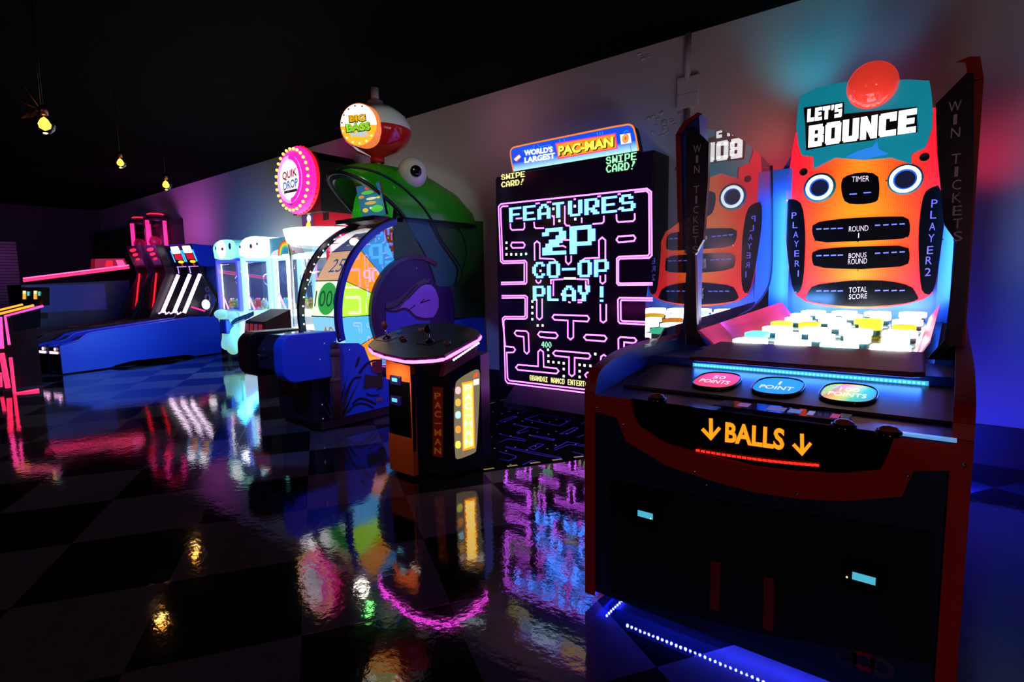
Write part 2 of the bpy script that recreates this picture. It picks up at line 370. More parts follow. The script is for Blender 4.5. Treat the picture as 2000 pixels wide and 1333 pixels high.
# lower cabinet
MB().box((XL+.045, 2.12, .06), (XR-.045, 4.8, .9), NV).build('cabinet_body', bm_)
for x in (XL+.15, XR-.15):
    for y in (2.35, 4.5): MB().box((x-.05, y-.05, 0), (x+.05, y+.05, .065), BLACK).build('foot', bm_)
fp = MB().box((XL+.045, 2.005, .059), (XR-.045, 2.012, .9), NV).build('front_panel', bm_)
def F(pts, y=2.0): return tr(A_, pts, y=y)
band = [(45, 362), (180, 378), (193, 440), (212, 470), (300, 525), (430, 562), (600, 603), (750, 622), (900, 624), (1020, 612), (1045, 560), (1065, 505), (1326, 540), (1326, 615), (1130, 618), (1090, 703), (900, 718), (750, 712), (600, 690), (450, 650), (300, 600), (165, 518), (135, 440), (45, 415)]
MB().prism(F(band), (0, -.016, 0), RED).build('red_fascia', bm_)
# black drawer front with the lit wording
dr = MB().prism(F([(180, 376), (1065, 503), (1045, 560), (1020, 612), (900, 624), (750, 622), (600, 603), (430, 562), (300, 525), (212, 470), (193, 440)]), (0, -.006, 0), GLOSSBLACK).build('drawer_front', bm_)
ORL = lit('orange_lettering', (1.0, .30, .01), 1.3)
b = MB(); yl = 1.99
p0, p1, pt_ = on(*A_(493, 525), y=yl), on(*A_(692, 553), y=yl), on(*A_(493, 458), y=yl)
b.text('BALLS', p0, p1-p0, Vector((0, 0, (pt_.z-p0.z)*1.03)), ORL, .035)
for ax, ay in ((445, 482), (752, 534)):
    def q(dx, dy): return on(*A_(ax+dx, ay+dy), y=yl)
    b.poly([q(-6, -38), q(7, -37), q(8, 30), q(-5, 30)], ORL)
    b.poly([q(1, 38), q(-33, 2), q(-24, -6), q(1, 20)], ORL); b.poly([q(1, 38), q(35, -2), q(26, -10), q(1, 20)], ORL)
b.build('drawer_lettering', dr)['label'] = 'orange lit BALLS lettering with arrows'
rl = MB(); RLM = lit('red_led', (1, .02, .01), 1.6)
for i in range(24):
    t = i/23; x = 400+t*400; y = 560+t*64-34*t*(1-t)*-1.0*.2
    p = on(*A_(x, 553+72*t-22*t*t), y=1.982); rl.box((p.x-.006, p.y, p.z-.004), (p.x+.008, p.y+.004, p.z+.004), RLM)
rl.build('red_light_strip', bm_)
# screws on the fascia
for a, c_ in ((60, 408), (150, 465), (390, 625), (735, 700), (1110, 640), (1300, 605), (430, 670)):
    MB().lathe([(.008, .004), (.006, -.001), (0, -.002)], on(*A_(a, c_), y=1.984), (0, 1, 0), CHROME, 10).build('screw', bm_)
# coin door with readers and ticket slots
cdp = MB().prism(F([(105, 650), (560, 735), (1200, 830), (1190, 1270), (580, 1160), (112, 1030)], 2.004), (0, -.008, 0), mat('door_black', (0.003, 0.005, 0.012), .6, spec=.2)).build('service_door', bm_)
for a0, b0, wd, hg in ((225, 760, 25, 14), (962, 972, 39, 17)):
    c0 = on(*A_(a0, b0), y=2.0); rd = MB().box((c0.x-.055, 1.975, c0.z-.05), (c0.x+.055, 1.997, c0.z+.045), mat('reader_black', (.003, .003, .004), .6, spec=.1)).build('card_reader', bm_, bevel=.006)
    q0, q1 = on(*A_(a0-wd, b0-hg), y=1.974), on(*A_(a0+wd, b0+hg), y=1.974)
    MB().box((q0.x, 1.972, c0.z-.012), (q1.x, 1.975, c0.z+.012), lit('reader_cyan', (.10, .62, .85), .75)).build('display', rd)
    MB().sphere(on(*A_(a0+(18 if a0 < 500 else -58), b0+(22 if a0 < 500 else 8)), y=1.973), .003, lit('led_warm', (1, .6, .3), 2), n=8, rings=5).build('status_light', rd)
for pts in ([(449, 920), (481, 928), (476, 1090), (446, 1082)], [(627, 975), (661, 982), (659, 1157), (624, 1147)]):
    MB().prism(F(pts, 1.998), (0, -.012, 0), mat('ticket_red', (0.20, 0.006, 0.003), .5)).build('ticket_slot', bm_)
# small round emblem low on the door
em = MB()
for k, (a, c_) in enumerate(((900, 1245), (960, 1262), (1020, 1285))):
    p = on(*A_(a, c_), y=1.999); em.disc(p, (0, -1, 0), .035, mat('emblem_%d' % k, ((.02, .03, .07), (.25, .01, .01), (.05, .06, .08))[k], .4), 20, .018)
em.build('emblem', bm_)
# ledge, display strip, buttons, control board
LEDGE = mat('ledge_blue', (0.02, 0.045, 0.20), .3)
led = MB().prism([(XL+.045, 2.0, .92), (XL+.045, 2.0, .942), (XL+.045, 2.15, .948), (XL+.045, 2.62, .985), (XL+.045, 2.62, .90)], (XR-XL-.09, 0, 0), LEDGE).build('control_ledge', bm_)
brd = MB(); x0, x1 = -1.12, .02
brd.prism([(x0, 2.17, .951), (x0, 2.17, .962), (x0, 2.54, 1.015), (x0, 2.54, .98)], (x1-x0, 0, 0), mat('control_board', (0.05, 0.006, 0.015), .35))
brd = brd.build('control_board', bm_, bevel=.004)
def slope(x, y, up=.0): return Vector((x, y, .962+(y-2.17)*.1432+up))
cols = [((.95, .06, .16), '50', 'POINTS'), ((.02, .35, .85), '1', 'POINT'), (None, '100', 'POINTS')]
WT = lit('white_lettering', (1, 1, 1), 1.0)
NB = Vector((0, -.1432, 1)).normalized()
for (col, a, t2), cxx in zip(cols, (-.765, -.525, -.285)):
    m_ = MB(); cyy = 2.335
    shp = []
    for k in range(40):
        an = 2*math.pi*k/40; e = 2/2.7
        dx = math.copysign(abs(math.cos(an))**e, math.cos(an))*.088; dy = math.copysign(abs(math.sin(an))**e, math.sin(an))*.108
        shp.append(slope(cxx+dx, cyy+dy, .004))
    if col: mm_ = lit('point_%s' % a, col, .95)
    else:
        mm_ = mat('point_rainbow', (.3, .3, .3), .4, emit=(1, 1, 1), es=.95); nt = mm_.node_tree
        tcn = nt.nodes.new('ShaderNodeTexCoord'); sxn = nt.nodes.new('ShaderNodeSeparateXYZ'); nt.links.new(tcn.outputs['Generated'], sxn.inputs[0])
        ad = nt.nodes.new('ShaderNodeMath'); ad.operation = 'MULTIPLY_ADD'; nt.links.new(sxn.outputs['Y'], ad.inputs[0]); ad.inputs[1].default_value = -.35; nt.links.new(sxn.outputs['X'], ad.inputs[2])
        cr = nt.nodes.new('ShaderNodeValToRGB'); els = cr.color_ramp.elements
        els[0].position = 0; els[0].color = (.5, .75, .05, 1); els[1].position = 1; els[1].color = (.02, .25, .8, 1)
        for pp, cc in ((.16, (.95, .45, .03, 1)), (.34, (.8, .85, .1, 1)), (.55, (.05, .7, .45, 1)), (-.1, (.9, .2, .05, 1))):
            el = els.new(max(0, pp)); el.color = cc
        nt.links.new(ad.outputs[0], cr.inputs[0]); nt.links.new(cr.outputs[0], nt.nodes['Principled BSDF'].inputs['Emission Color'])
    pn = MB().prism(shp, NB*.004, mm_).build('point_panel', brd)
    pn['label'] = {'50': 'pink lit panel reading 50 POINTS', '1': 'blue lit panel reading 1 POINT', '100': 'rainbow lit panel reading 100 POINTS'}[a]
    rim = MB(); P = [p+NB*.002 for p in shp]; rim.tube(P, .006, GLOSSBLACK, 6, closed=True); rim.build('panel_rim', brd)
    lt = MB(); U = slope(1, cyy)-slope(0, cyy); Vv = (slope(0, 1)-slope(0, 0)).normalized()
    wd = {'50': .05, '1': .008, '100': .062}[a]
    lt.text(a, slope(cxx-wd/2, cyy+.012, .0095), U*wd, Vv*.042, WT, 0); lt.text(t2, slope(cxx-.06, cyy-.048, .0095), U*.12, Vv*.044, WT, 0.006); lt.build('point_lettering', pn)
ds = MB(); ds.prism([(-.68, 2.03, .951), (-.245, 2.03, .951), (-.245, 2.125, .955), (-.66, 2.125, .955)], (0, 0, .004), mat('display_glass', (.02, .03, .08), .06))
for k, (xa, xb, cl) in enumerate(((-.60, -.56, (.5, .1, .2)), (-.50, -.44, (.25, .2, .6)), (-.43, -.39, (.2, .3, .8)), (-.37, -.35, (.5, .5, .8)), (-.30, -.275, (.9, .05, .2)))):
    ds.poly([(xa, 2.05, .9566), (xb, 2.05, .9566), (xb, 2.105, .9588), (xa, 2.105, .9588)], lit('disp_%d' % k, cl, .35))
ds.build('display_strip', bm_)
for px_, py_ in ((265, 374), (893, 465), (1043, 488)):
    p = on(*A_(px_, py_+4), z=.955); bt = MB(); bt.lathe([(.036, -.008), (.036, .004), (.03, .008)], p, (0, 0, 1), GLOSSBLACK, 24)
    bt.lathe([(.028, .006), (.025, .014), (.015, .020), (0, .022)], p, (0, 0, 1), mat('button_amber', (.35, .10, .05), .2), 20); bt.build('push_button', bm_)
p = on(*A_(1185, 508), z=.952); MB().box((p.x-.075, p.y-.012, .948), (p.x+.06, p.y+.012, .956), mat('slot_glow', (.05, .1, .4), .2, emit=(.2, .5, 1), es=.6)).build('ball_sensor', bm_)
# cyan light strip under the pad
st = MB(); CY = lit('cyan_led', (.10, .50, 1.0), 2.4)
for i in range(60):
    x = -.93+i*.0145; st.box((x, 2.52, 1.017), (x+.009, 2.524, 1.025), CY)
st.box((-.94, 2.524, 1.013), (-.055, 2.53, 1.029), mat('strip_lens', (.1, .4, .6), .3, emit=(.05, .45, .9), es=1.0))
st.build('light_strip', bm_)
lamp('strip_glow', 'AREA', (-.5, 2.50, 1.03), 1.6, (.04, .16, 1.0), bm_, .85, .03, aim=(-.5, 2.25, .96))
pad = [(-.95, 2.50, 1.045), (-.915, 2.47, 1.045), (-.10, 2.47, 1.045), (-.065, 2.50, 1.045), (-.085, 2.90, 1.075), (-.94, 2.90, 1.075)]
MB().prism(pad, (0, 0, .022), MAROON).build('bumper_pad', bm_, bevel=.008)
MB().box((XL+.045, 2.56, .98), (XR-.045, 2.93, 1.045), SIDEB).build('pad_base', bm_)
# playfield with glowing bounce targets
MB().prism([(-1.09, 2.9, 1.02), (.0-.05, 2.9, 1.02), (-.05, 4.7, 1.09), (-1.09, 4.7, 1.09)], (0, 0, .015), mat('playfield_black', (.01, .03, .03), .25)).build('playfield', bm_)
TW = lit('target_white', (1, 1, .98), 9.0); TCY = lit('target_cyan', (.45, .95, 1), 5.0); TY = lit('target_yellow', (1, .62, .02), 3.2); TO = lit('target_orange', (1, .34, .02), 2.6); TG = lit('target_green', (.10, .95, .55), 2.4)
rows = [(2.98, 4, (TW, TW, TCY, TW)), (3.26, 5, (TG, TW, TW, TW, TCY)), (3.54, 4, (TW, TW, TW, TW)), (3.82, 5, (TY, TO, TW, TY, TO)), (4.10, 4, (TW, TW, TY, TW)), (4.36, 5, (TW, TCY, TW, TW, TW)), (4.6, 4, (TW, TW, TW, TW))]
CUPW = mat('target_wall', (.02, .10, .12), .3)
for ri, (yy, n, ms) in enumerate(rows):
    for i in range(n):
        x = -.93+(i+.5)*(.80/n)+(.02 if n == 4 else 0); z = 1.045+(yy-2.9)*.039; hw = .40/n-.024
        c = MB(); out = []
        for k in range(24):
            an = 2*math.pi*k/24; e = 2/4.0
            out.append((math.copysign(abs(math.cos(an))**e, math.cos(an))*hw, math.copysign(abs(math.sin(an))**e, math.sin(an))*.082))
        for z0, z1, sc, m_ in ((0, .03, .9, CUPW), (.03, .058, 1.0, ms[i])):
            c.add([(x+a*sc, yy+b_*sc, z+z0) for a, b_ in out]+[(x+a*sc, yy+b_*sc, z+z1) for a, b_ in out], [(k, (k+1) % 24, 24+(k+1) % 24, 24+k) for k in range(24)], m_, True)
        c.add([(x+a, yy+b_, z+.058) for a, b_ in out]+[(x+a*.72, yy+b_*.7, z+.062) for a, b_ in out]+[(x+a*.66, yy+b_*.62, z+.04) for a, b_ in out], [(k, (k+1) % 24, 24+(k+1) % 24, 24+k) for k in range(24)]+[(24+k, 24+(k+1) % 24, 48+(k+1) % 24, 48+k) for k in range(24)]+[tuple(48+k for k in range(24))], ms[i], True)
        c.build('bounce_target', bm_)
PINK = mat('pink_skirt', (.85, .04, .20), .4)
for sgn in (-1, 1):
    a = [(-1.035, 2.86, 1.155), (-1.035, 4.62, 1.235), (-.965, 4.68, 1.13), (-.955, 2.92, 1.06)] if sgn < 0 else [(-.085+.02, 2.86, 1.155), (-.085+.02, 4.62, 1.235), (-.125, 4.68, 1.13), (-.115, 2.92, 1.06)]
    MB().prism(a, (0, 0, -.012), PINK).build('side_skirt', bm_)
# posts that read WIN TICKETS
XP = -.575
def mir(pts, s, ax=None, lean=0.0):
    ax = XP if ax is None else ax
    return [((x if s < 0 else 2*ax-x+lean*min(1.0, max(0.0, (2.13-z)/.53))), y, z) for x, y, z in pts]
wing = [(-1.236, 2.21), (-1.196, 2.267), (-1.117, 2.303), (-1.10, 2.10), (-1.125, 1.5), (-1.125, 1.12), (-1.222, 1.10), (-1.207, 1.35), (-1.218, 1.75)]
blk = [(-1.166, 2.225), (-1.144, 2.236), (-1.048, 2.132), (-1.049, 1.932), (-1.067, 1.63), (-1.111, 1.552), (-1.103, 1.405), (-1.092, 1.142), (-1.035, 1.056), (-1.15, 1.056), (-1.155, 1.4), (-1.166, 1.8)]
WTK = lit('ticket_lettering', (.30, .17, .24), .12)
for s in (-1, 1):
    shape = wing if s < 0 else [(.048, 2.205), (.032, 2.293), (-.001, 2.301), (-.012, 2.1), (-.012, 1.12), (.048, 1.10), (.048, 1.35), (.048, 1.75)]
    wg = MB().prism([(x, 3.02, z) for x, z in shape], (0, .12, 0), SIDEB).build('post', bm_)
    e_ = [wing[2], wing[1], wing[0], wing[8], wing[7], wing[6]] if s < 0 else [shape[2], shape[1], shape[0], shape[7], shape[6], shape[5]]
    ed = MB(); P = [Vector((x, 3.0, z)) for x, z in e_]
    for i in range(len(P)-1):
        a, b_ = P[i], P[i+1]; nx = Vector((.028 if s < 0 else -.046, 0, -.012 if i < 2 else 0))
        ed.add([a, b_, b_+nx, a+nx, a+Vector((0, .15, 0)), b_+Vector((0, .15, 0))], [(0, 1, 2, 3), (0, 4, 5, 1)], RED)
    ed.build('edge_molding', wg)
    bp = MB().prism(mir([(x, 2.985, z) for x, z in blk], s, None, .038), (0, .03, 0), mat('post_black', (.006, .008, .025), .35)).build('ticket_sign', wg)
    lt = MB(); z = 2.13
    for ch in 'WIN TICKETS':
        if ch != ' ':
            wd = .012 if ch == 'I' else (.042 if ch == 'W' else .03); cxp = (-1.108 if s < 0 else 2*XP+1.108+.004+.038*min(1, (2.13-z)/.53))
            lt.text(ch, (cxp-wd/2, 2.982, z-.04), (wd, 0, 0), (0, 0, .04), WTK)
        z -= .053
    lt.build('post_lettering', bp)
# clear side shields, front lobe and tall rear arch
gl = [(2.416, 1.10), (2.42, 1.318), (2.482, 1.505), (2.64, 1.655), (2.89, 1.743), (3.0, 1.76), (3.05, 2.22), (3.215, 2.261), (3.45, 2.30), (3.662, 2.314), (3.87, 2.32), (4.055, 2.309), (4.35, 2.29), (4.60, 2.26), (4.69, 1.75), (4.698, 1.42), (4.535, 1.30), (4.17, 1.194), (3.84, 1.165), (3.0, 1.11)]
for x in (-1.14, -.012):
    g_ = MB().prism([(x, a, b_) for a, b_ in gl], (.008, 0, 0), CLEAR).build('clear_shield', bm_)
    gk = MB(); gk.tube(smooth_open([(x+.004, a, b_) for a, b_ in ((4.60, 2.27), (4.685, 1.75), (4.698, 1.42), (4.535, 1.30), (4.17, 1.194), (3.84, 1.165))], 2), .011, BLACK, 6); gk.build('gasket', g_)
# backboard housing
BH = mat('housing_blue', (.06, .22, .85), .4)
MB().prism([(-1.09, 4.74, 1.1), (-.0, 4.74, 1.1), (-.0, 4.74, 1.9), (-.06, 4.74, 2.35), (-1.0, 4.74, 2.40), (-1.09, 4.74, 2.25)], (0, .08, 0), BH).build('backboard_housing', bm_)
for xa, xb in ((-1.15, -1.01), (-.09, .01)):
    MB().box((xa, 4.70, 1.1), (xb, 4.74, 2.25), BH).build('corner_trim', bm_)
YK = 4.70
def Bq(pts, y=YK): return tr(B_, pts, y=y)
# orange face: printed halftone from red edge to orange middle
om = mat('orange_art', (.8, .1, .02), .35, emit=(1, .1, .02), es=.95); nt = om.node_tree
tcn = nt.nodes.new('ShaderNodeTexCoord'); sxn = nt.nodes.new('ShaderNodeSeparateXYZ'); nt.links.new(tcn.outputs['Generated'], sxn.inputs[0])
def mth(op, a, b_=None):
    n = nt.nodes.new('ShaderNodeMath'); n.operation = op
    for i, v in enumerate((a, b_)):
        if v is None: continue
        if isinstance(v, (int, float)): n.inputs[i].default_value = v
        else: nt.links.new(v, n.inputs[i])
    return n.outputs[0]
gx = mth('MULTIPLY', mth('ABSOLUTE', mth('SUBTRACT', sxn.outputs['X'], .5)), 2.0); gz = mth('ABSOLUTE', mth('SUBTRACT', sxn.outputs['Z'], .48))
fall = mth('SUBTRACT', 1.12, mth('ADD', mth('MULTIPLY', gx, 1.0), mth('MULTIPLY', gz, .75)))
d1 = mth('SINE', mth('MULTIPLY', mth('ADD', sxn.outputs['X'], mth('MULTIPLY', sxn.outputs['Z'], 1.6)), 240)); d2 = mth('SINE', mth('MULTIPLY', mth('SUBTRACT', sxn.outputs['X'], mth('MULTIPLY', sxn.outputs['Z'], 1.6)), 240))
dots = mth('MULTIPLY', mth('MULTIPLY', d1, d2), .16)
crp = nt.nodes.new('ShaderNodeValToRGB'); e = crp.color_ramp.elements
e[0].position = .12; e[0].color = (1, .012, .03, 1); e[1].position = .95; e[1].color = (1, .26, .01, 1); el = e.new(.5); el.color = (1, .07, .012, 1)
nt.links.new(mth('ADD', fall, dots), crp.inputs[0])
for k in ('Base Color', 'Emission Color'): nt.links.new(crp.outputs[0], nt.nodes['Principled BSDF'].inputs[k])
face = [(800, 440), (785, 520), (770, 620), (755, 720), (748, 830), (750, 950), (765, 1080), (785, 1180), (800, 1225), (850, 1258), (930, 1277), (1020, 1288), (1110, 1291), (1220, 1288), (1330, 1272), (1415, 1248), (1455, 1222), (1478, 1150), (1500, 1020), (1515, 880), (1512, 760), (1500, 620), (1492, 480), (1478, 320), (1400, 330), (1000, 400)]
fc = MB().prism(Bq(face), (0, .03, 0), om).build('orange_backboard', bm_)
# teal speech bubble marquee
tb = mat('teal_art', (.005, .22, .30), .35, emit=(.004, .20, .27), es=.75)
bub = [(825, 265), (900, 228), (970, 208), (1050, 196), (1200, 188), (1350, 186), (1445, 192), (1456, 260), (1462, 340), (1458, 420), (1440, 475), (1425, 512), (1357, 545), (1357, 592), (1262, 562), (1130, 572), (990, 562), (887, 615), (885, 558), (828, 550), (812, 500), (803, 420), (810, 330)]
mq = MB().prism(Bq(bub, 4.66), (0, .035, 0), tb, mat('teal_edge', (.005, .3, .4), .4)).build('speech_bubble_sign', bm_)
YM = 4.655
mk_ = MB(); PB = mat('print_black', (.004, .004, .006), .3); LB = lit('bubble_light', (.02, .22, .75), 1.0)
mk_.poly(Bq([(1040, 560), (1100, 530), (1170, 510), (1192, 482), (1200, 520), (1250, 545), (1130, 570)], YM), LB)
mk_.poly(Bq([(838, 322), (1034, 294), (1034, 352), (1384, 318), (1388, 440), (1200, 468), (1170, 480), (1000, 500), (850, 528), (846, 408)], YM), PB)
mk_.build('sign_art', mq)
lt = MB(); WM_ = lit('sign_white', (1, 1, 1), 2.2)
def chunk(mb, s, bl, br, h, y, m, c=B_):
    O = on(*c(*bl), y=y); U = on(*c(*br), y=y)-O; T = on(*c(bl[0], bl[1]-h), y=y); mb.text(s, O, U, Vector((0, 0, T.z-O.z)), m, 0, 'chunk')
chunk(lt, "LET'S", (855, 392), (1022, 366), 62, 4.65, WM_); chunk(lt, 'BOUNCE', (860, 515), (1378, 440), 104, 4.65, WM_)
lt.build('sign_lettering', mq)
# red dome on the sign
dc = on(*B_(1170, 215), y=4.62); rr = (on(*B_(1294, 215), y=4.62)-on(*B_(1048, 215), y=4.62)).length/2
dm = MB(); dm.lathe([(rr, 0), (rr*.985, .03), (rr*.9, .075), (rr*.7, .115), (rr*.4, .138), (0, .145)], dc, (0, -1, 0), mat('red_dome', (.9, .05, .03), .12, emit=(1, .05, .03), es=.55), 40); dm.build('red_ball_dome', mq)
# windows
VW = lit('violet_digits', (.16, .20, 1.0), 1.5); PW = lit('panel_lettering', (.85, .72, .95), 1.0); PU = lit('player_lettering', (.18, .16, .95), 1.0)
def win(name, pts, y=4.694): return MB().prism(smooth_closed(Bq(pts, y), 1), (0, .006, 0), GLOSSBLACK)
def tx(mb, s, cx_, cy_, wpx, hpx, m, y=4.690, off=.0):
    O = on(*B_(cx_-wpx/2, cy_+hpx/2), y=y); U = on(*B_(cx_+wpx/2, cy_+hpx/2-wpx*.055), y=y)-O; T = on(*B_(cx_-wpx/2, cy_-hpx/2), y=y); mb.text(s, O, U, Vector((0, 0, T.z-O.z)), m, off)
def dash(mb, a, b_, wpx=26): tx(mb, '-', a, b_, wpx, 6, VW)
w_ = win('t', [(1030, 655), (1110, 632), (1195, 640), (1205, 700), (1200, 765), (1180, 780), (1110, 790), (1040, 783), (1022, 740), (1018, 690)]); tx(w_, 'TIMER', 1112, 668, 84, 26, PW); dash(w_, 1077, 740, 36); dash(w_, 1145, 733, 36); w_.build('timer_window', fc)
for nm, pts, rowz, yl_, yr_, words in (
    ('round_window', [(882, 878), (1000, 860), (1110, 852), (1250, 847), (1342, 848), (1354, 900), (1345, 952), (1240, 960), (1100, 966), (900, 975), (878, 930)], None, 908, 890, (('ROUND', 1103, 908, 94, 26), ('1', 1103, 939, 5, 24))),
    ('bonus_window', [(882, 1010), (1000, 996), (1170, 990), (1342, 987), (1352, 1040), (1340, 1087), (1200, 1096), (1100, 1103), (890, 1094), (876, 1052)], None, 1037, 1025, (('BONUS', 1098, 1037, 86, 24), ('ROUND', 1098, 1066, 92, 26)))):
    w_ = win(nm, pts)
    for x in (912, 947, 982, 1015): dash(w_, x, yl_-(x-912)*.03)
    for x in (1195, 1235, 1275, 1313): dash(w_, x, yr_-(x-1195)*.05)
    for s in words: tx(w_, *s, PW)
    w_.build(nm, fc)
w_ = win('total', [(885, 1178), (1000, 1163), (1100, 1154), (1250, 1157), (1358, 1182), (1385, 1225), (1395, 1252), (1290, 1274), (1110, 1285), (940, 1272), (842, 1252), (858, 1212)])
for x in (912, 947, 982, 1015): dash(w_, x, 1207)
for x in (1195, 1235, 1275, 1313): dash(w_, x, 1205)
tx(w_, 'TOTAL', 1100, 1203, 88, 26, PW); tx(w_, 'SCORE', 1100, 1235, 88, 24, PW); w_.build('total_score_window', fc)
for nm, pts, word in (('player_window', [(755, 765), (800, 763), (832, 790), (846, 900), (846, 1000), (838, 1150), (820, 1217), (790, 1217), (768, 1100), (752, 950), (748, 850)], ((('P', 792, 843), ('L', 797, 889), ('A', 800, 935), ('Y', 803, 980), ('E', 805, 1026), ('R', 807, 1075), ('1', 812, 1122)))),
                      ('player_window', [(1420, 733), (1450, 708), (1500, 694), (1520, 850), (1502, 1000), (1480, 1150), (1455, 1227), (1410, 1217), (1399, 1150), (1392, 1000), (1394, 900), (1404, 800)], (('P', 1468, 785), ('L', 1463, 839), ('A', 1458, 896), ('Y', 1453, 953), ('E', 1447, 1010), ('R', 1441, 1060), ('2', 1436, 1116)))):
    w_ = win(nm, pts)
    for ch, a, b_ in word: tx(w_, ch, a, b_, 6 if ch == '1' else (24 if a < 1000 else 30), 30 if a < 1000 else 38, PU)
    o = w_.build(nm, fc); o['label'] = 'black side window reading PLAYER %s' % word[-1][0]
RW = lit('ring_white', (.85, .95, 1.0), 2.6)
for a, b_, ro, r1, r2 in ((915, 708, 80, 68, 50), (1328, 668, 90, 80, 60)):
    c = on(*B_(a, b_), y=4.69); k = (on(*B_(a+100, b_), y=4.69)-c).length/100*.98
    r_ = MB(); r_.lathe([(ro*k, .012), (ro*k, -.01), (r1*k, -.012)], c, (0, 1, 0), mat('ring_teal', (.01, .25, .28), .4), 40); r_.lathe([(r1*k, -.012), ((r1+r2)/2*k, -.022), (r2*k, -.012)], c, (0, 1, 0), RW, 40)
    r_.lathe([(r2*k, -.012), (r2*k*.85, .0)], c, (0, 1, 0), lit('ring_blue', (.01, .12, .8), .9), 40); r_.disc(c, (0, -1, 0), r2*k*.86, mat('speaker_mesh', (.004, .008, .05), .5), 32); r_.build('ring_light', fc)
for a, b_ in ((837, 632), (1421, 560)): MB().lathe([(.028, .006), (.026, 0), (.022, .002), (0, .004)], on(*B_(a, b_), y=4.690), (0, 1, 0), PB, 20).build('speaker_hole', fc)
rv = MB()
for a, b_ in ((845, 710), (990, 702), (1237, 674), (1415, 655), (1100, 1163), (1103, 860), (1100, 968), (1100, 1106), (990, 1165), (1212, 1165), (1340, 945), (893, 965), (1510, 958), (1410, 1172), (760, 770), (800, 1212)): rv.disc(on(*B_(a, b_), y=4.688), (0, -1, 0), .005, CHROME, 8)
rv.build('rivets', fc)
# lamps built into the machine
lamp('shield_lamp', 'AREA', (-1.07, 3.2, 1.2), 3.0, (.12, .38, 1.0), bm_, .3, .1, aim=(-.6, 4.7, 1.7))
for x in (-1.07, -.03): lamp('housing_lamp', 'AREA', (x, 4.60, 1.65), 4.0, (.05, .25, 1.0), bm_, .03, .8, aim=(x+.02, 4.75, 1.65))
lamp('housing_lamp', 'AREA', (-.55, 4.60, 1.15), 5.0, (.06, .28, 1.0), bm_, .9, .04, aim=(-.55, 4.75, 1.24))
def rear(nm, src, px_, py_, pw, col, sz):
    l = lamp(nm, 'SPOT', src, pw, col, bm_, .12, aim=on(px_, py_, y=WY)).data; l.spot_size = sz*1.35; l.spot_blend = 1.0
rear('rear_lamp_teal', (-.98, 4.86, 2.74), 1578, 85, 20, (.0, .50, .75), .95)
rear('rear_lamp_teal', (-.55, 4.86, 2.78), 1730, -30, 8, (.0, .40, .75), .9)
rear('rear_lamp_purple', (-.6, 4.86, 2.74), 1690, 120, 2.5, (.25, .0, .5), 1.2)
rear('rear_lamp_red', (-1.12, 4.86, 2.1), 1508, 315, 12, (1, .03, .08), .85)
rear('rear_lamp_peach', (-1.12, 4.86, 2.35), 1480, 230, 5, (1, .35, .25), .95)
rear('rear_lamp_red', (.02, 4.86, 2.1), 1955, 290, 8, (1, .03, .08), .9)
# blue light strips beneath the cabinet
ug = MB(); UB = lit('blue_led', (.030, .040, 1.0), 380)
def leds(a, b_, n):
    a, b_ = Vector(a), Vector(b_); 
    for i in range(n): ug.sphere(a.lerp(b_, i/(n-1)), .005, UB, n=6, rings=4)
leds((-1.02, 2.032, .058), (-.02, 2.032, .058), 52); leds((-1.12, 2.03, .05), (-1.12, 2.19, .05), 9); leds((-1.15, 2.3, .05), (-1.15, 3.4, .05), 40); leds((.005, 2.25, .07), (.005, 4.5, .07), 100)
ug.build('underglow_strip', bm_)
UBC = (.01, .02, 1.0)
lamp('underglow', 'AREA', (.08, 4.5, .2), 18, UBC, bm_, .06, .5, aim=(.6, 5.3, .5))
# ================================================================== GIANT MAZE SCREEN
PY = 4.95
pc = root('maze_arcade_cabinet', 'tall maze video game with giant screen and lit blue marquee against the wall', 'arcade machine', (-3.2, 5.1, 0))
TL, TR, BL_, BR_ = on(972, 345, y=PY), on(1274, 297, y=PY), on(990, 750, y=PY), None
x0, x1, z0, z1 = on(975, 500, y=PY).x-.03, on(1274, 400, y=PY).x, on(990, 752, y=PY).z, (TL.z+TR.z)/2
SCRB = mat('screen_black', (.004, .004, .006), .18, emit=(.25, .05, .5), es=.010)
MB().box((x0-.0, PY+.02, .0+.18), (x1+.0, WY-.03, z1+.01), BLACK).build('cabinet_body', pc)
MB().box((x0+.1, PY+.05, 0), (x1-.1, WY-.05, .18), BLACK).build('kick_base', pc)
scn = MB().prism(rrect(x0, x1, z0-.02, z1, PY, .03), (0, .03, 0), SCRB).build('screen', pc)
PK = lit('maze_pink', (.66, .10, 1.0), 6.0); CYT = lit('screen_cyan', (.06, .20, 1.0), 7.5); DOT = lit('maze_dot', (1, .9, .85), 1.8)
NY = (0, -1, 0)
def Sq(pts, y=PY-.004): return tr(S_, pts, y=y)
mz = MB(); LW = .0155
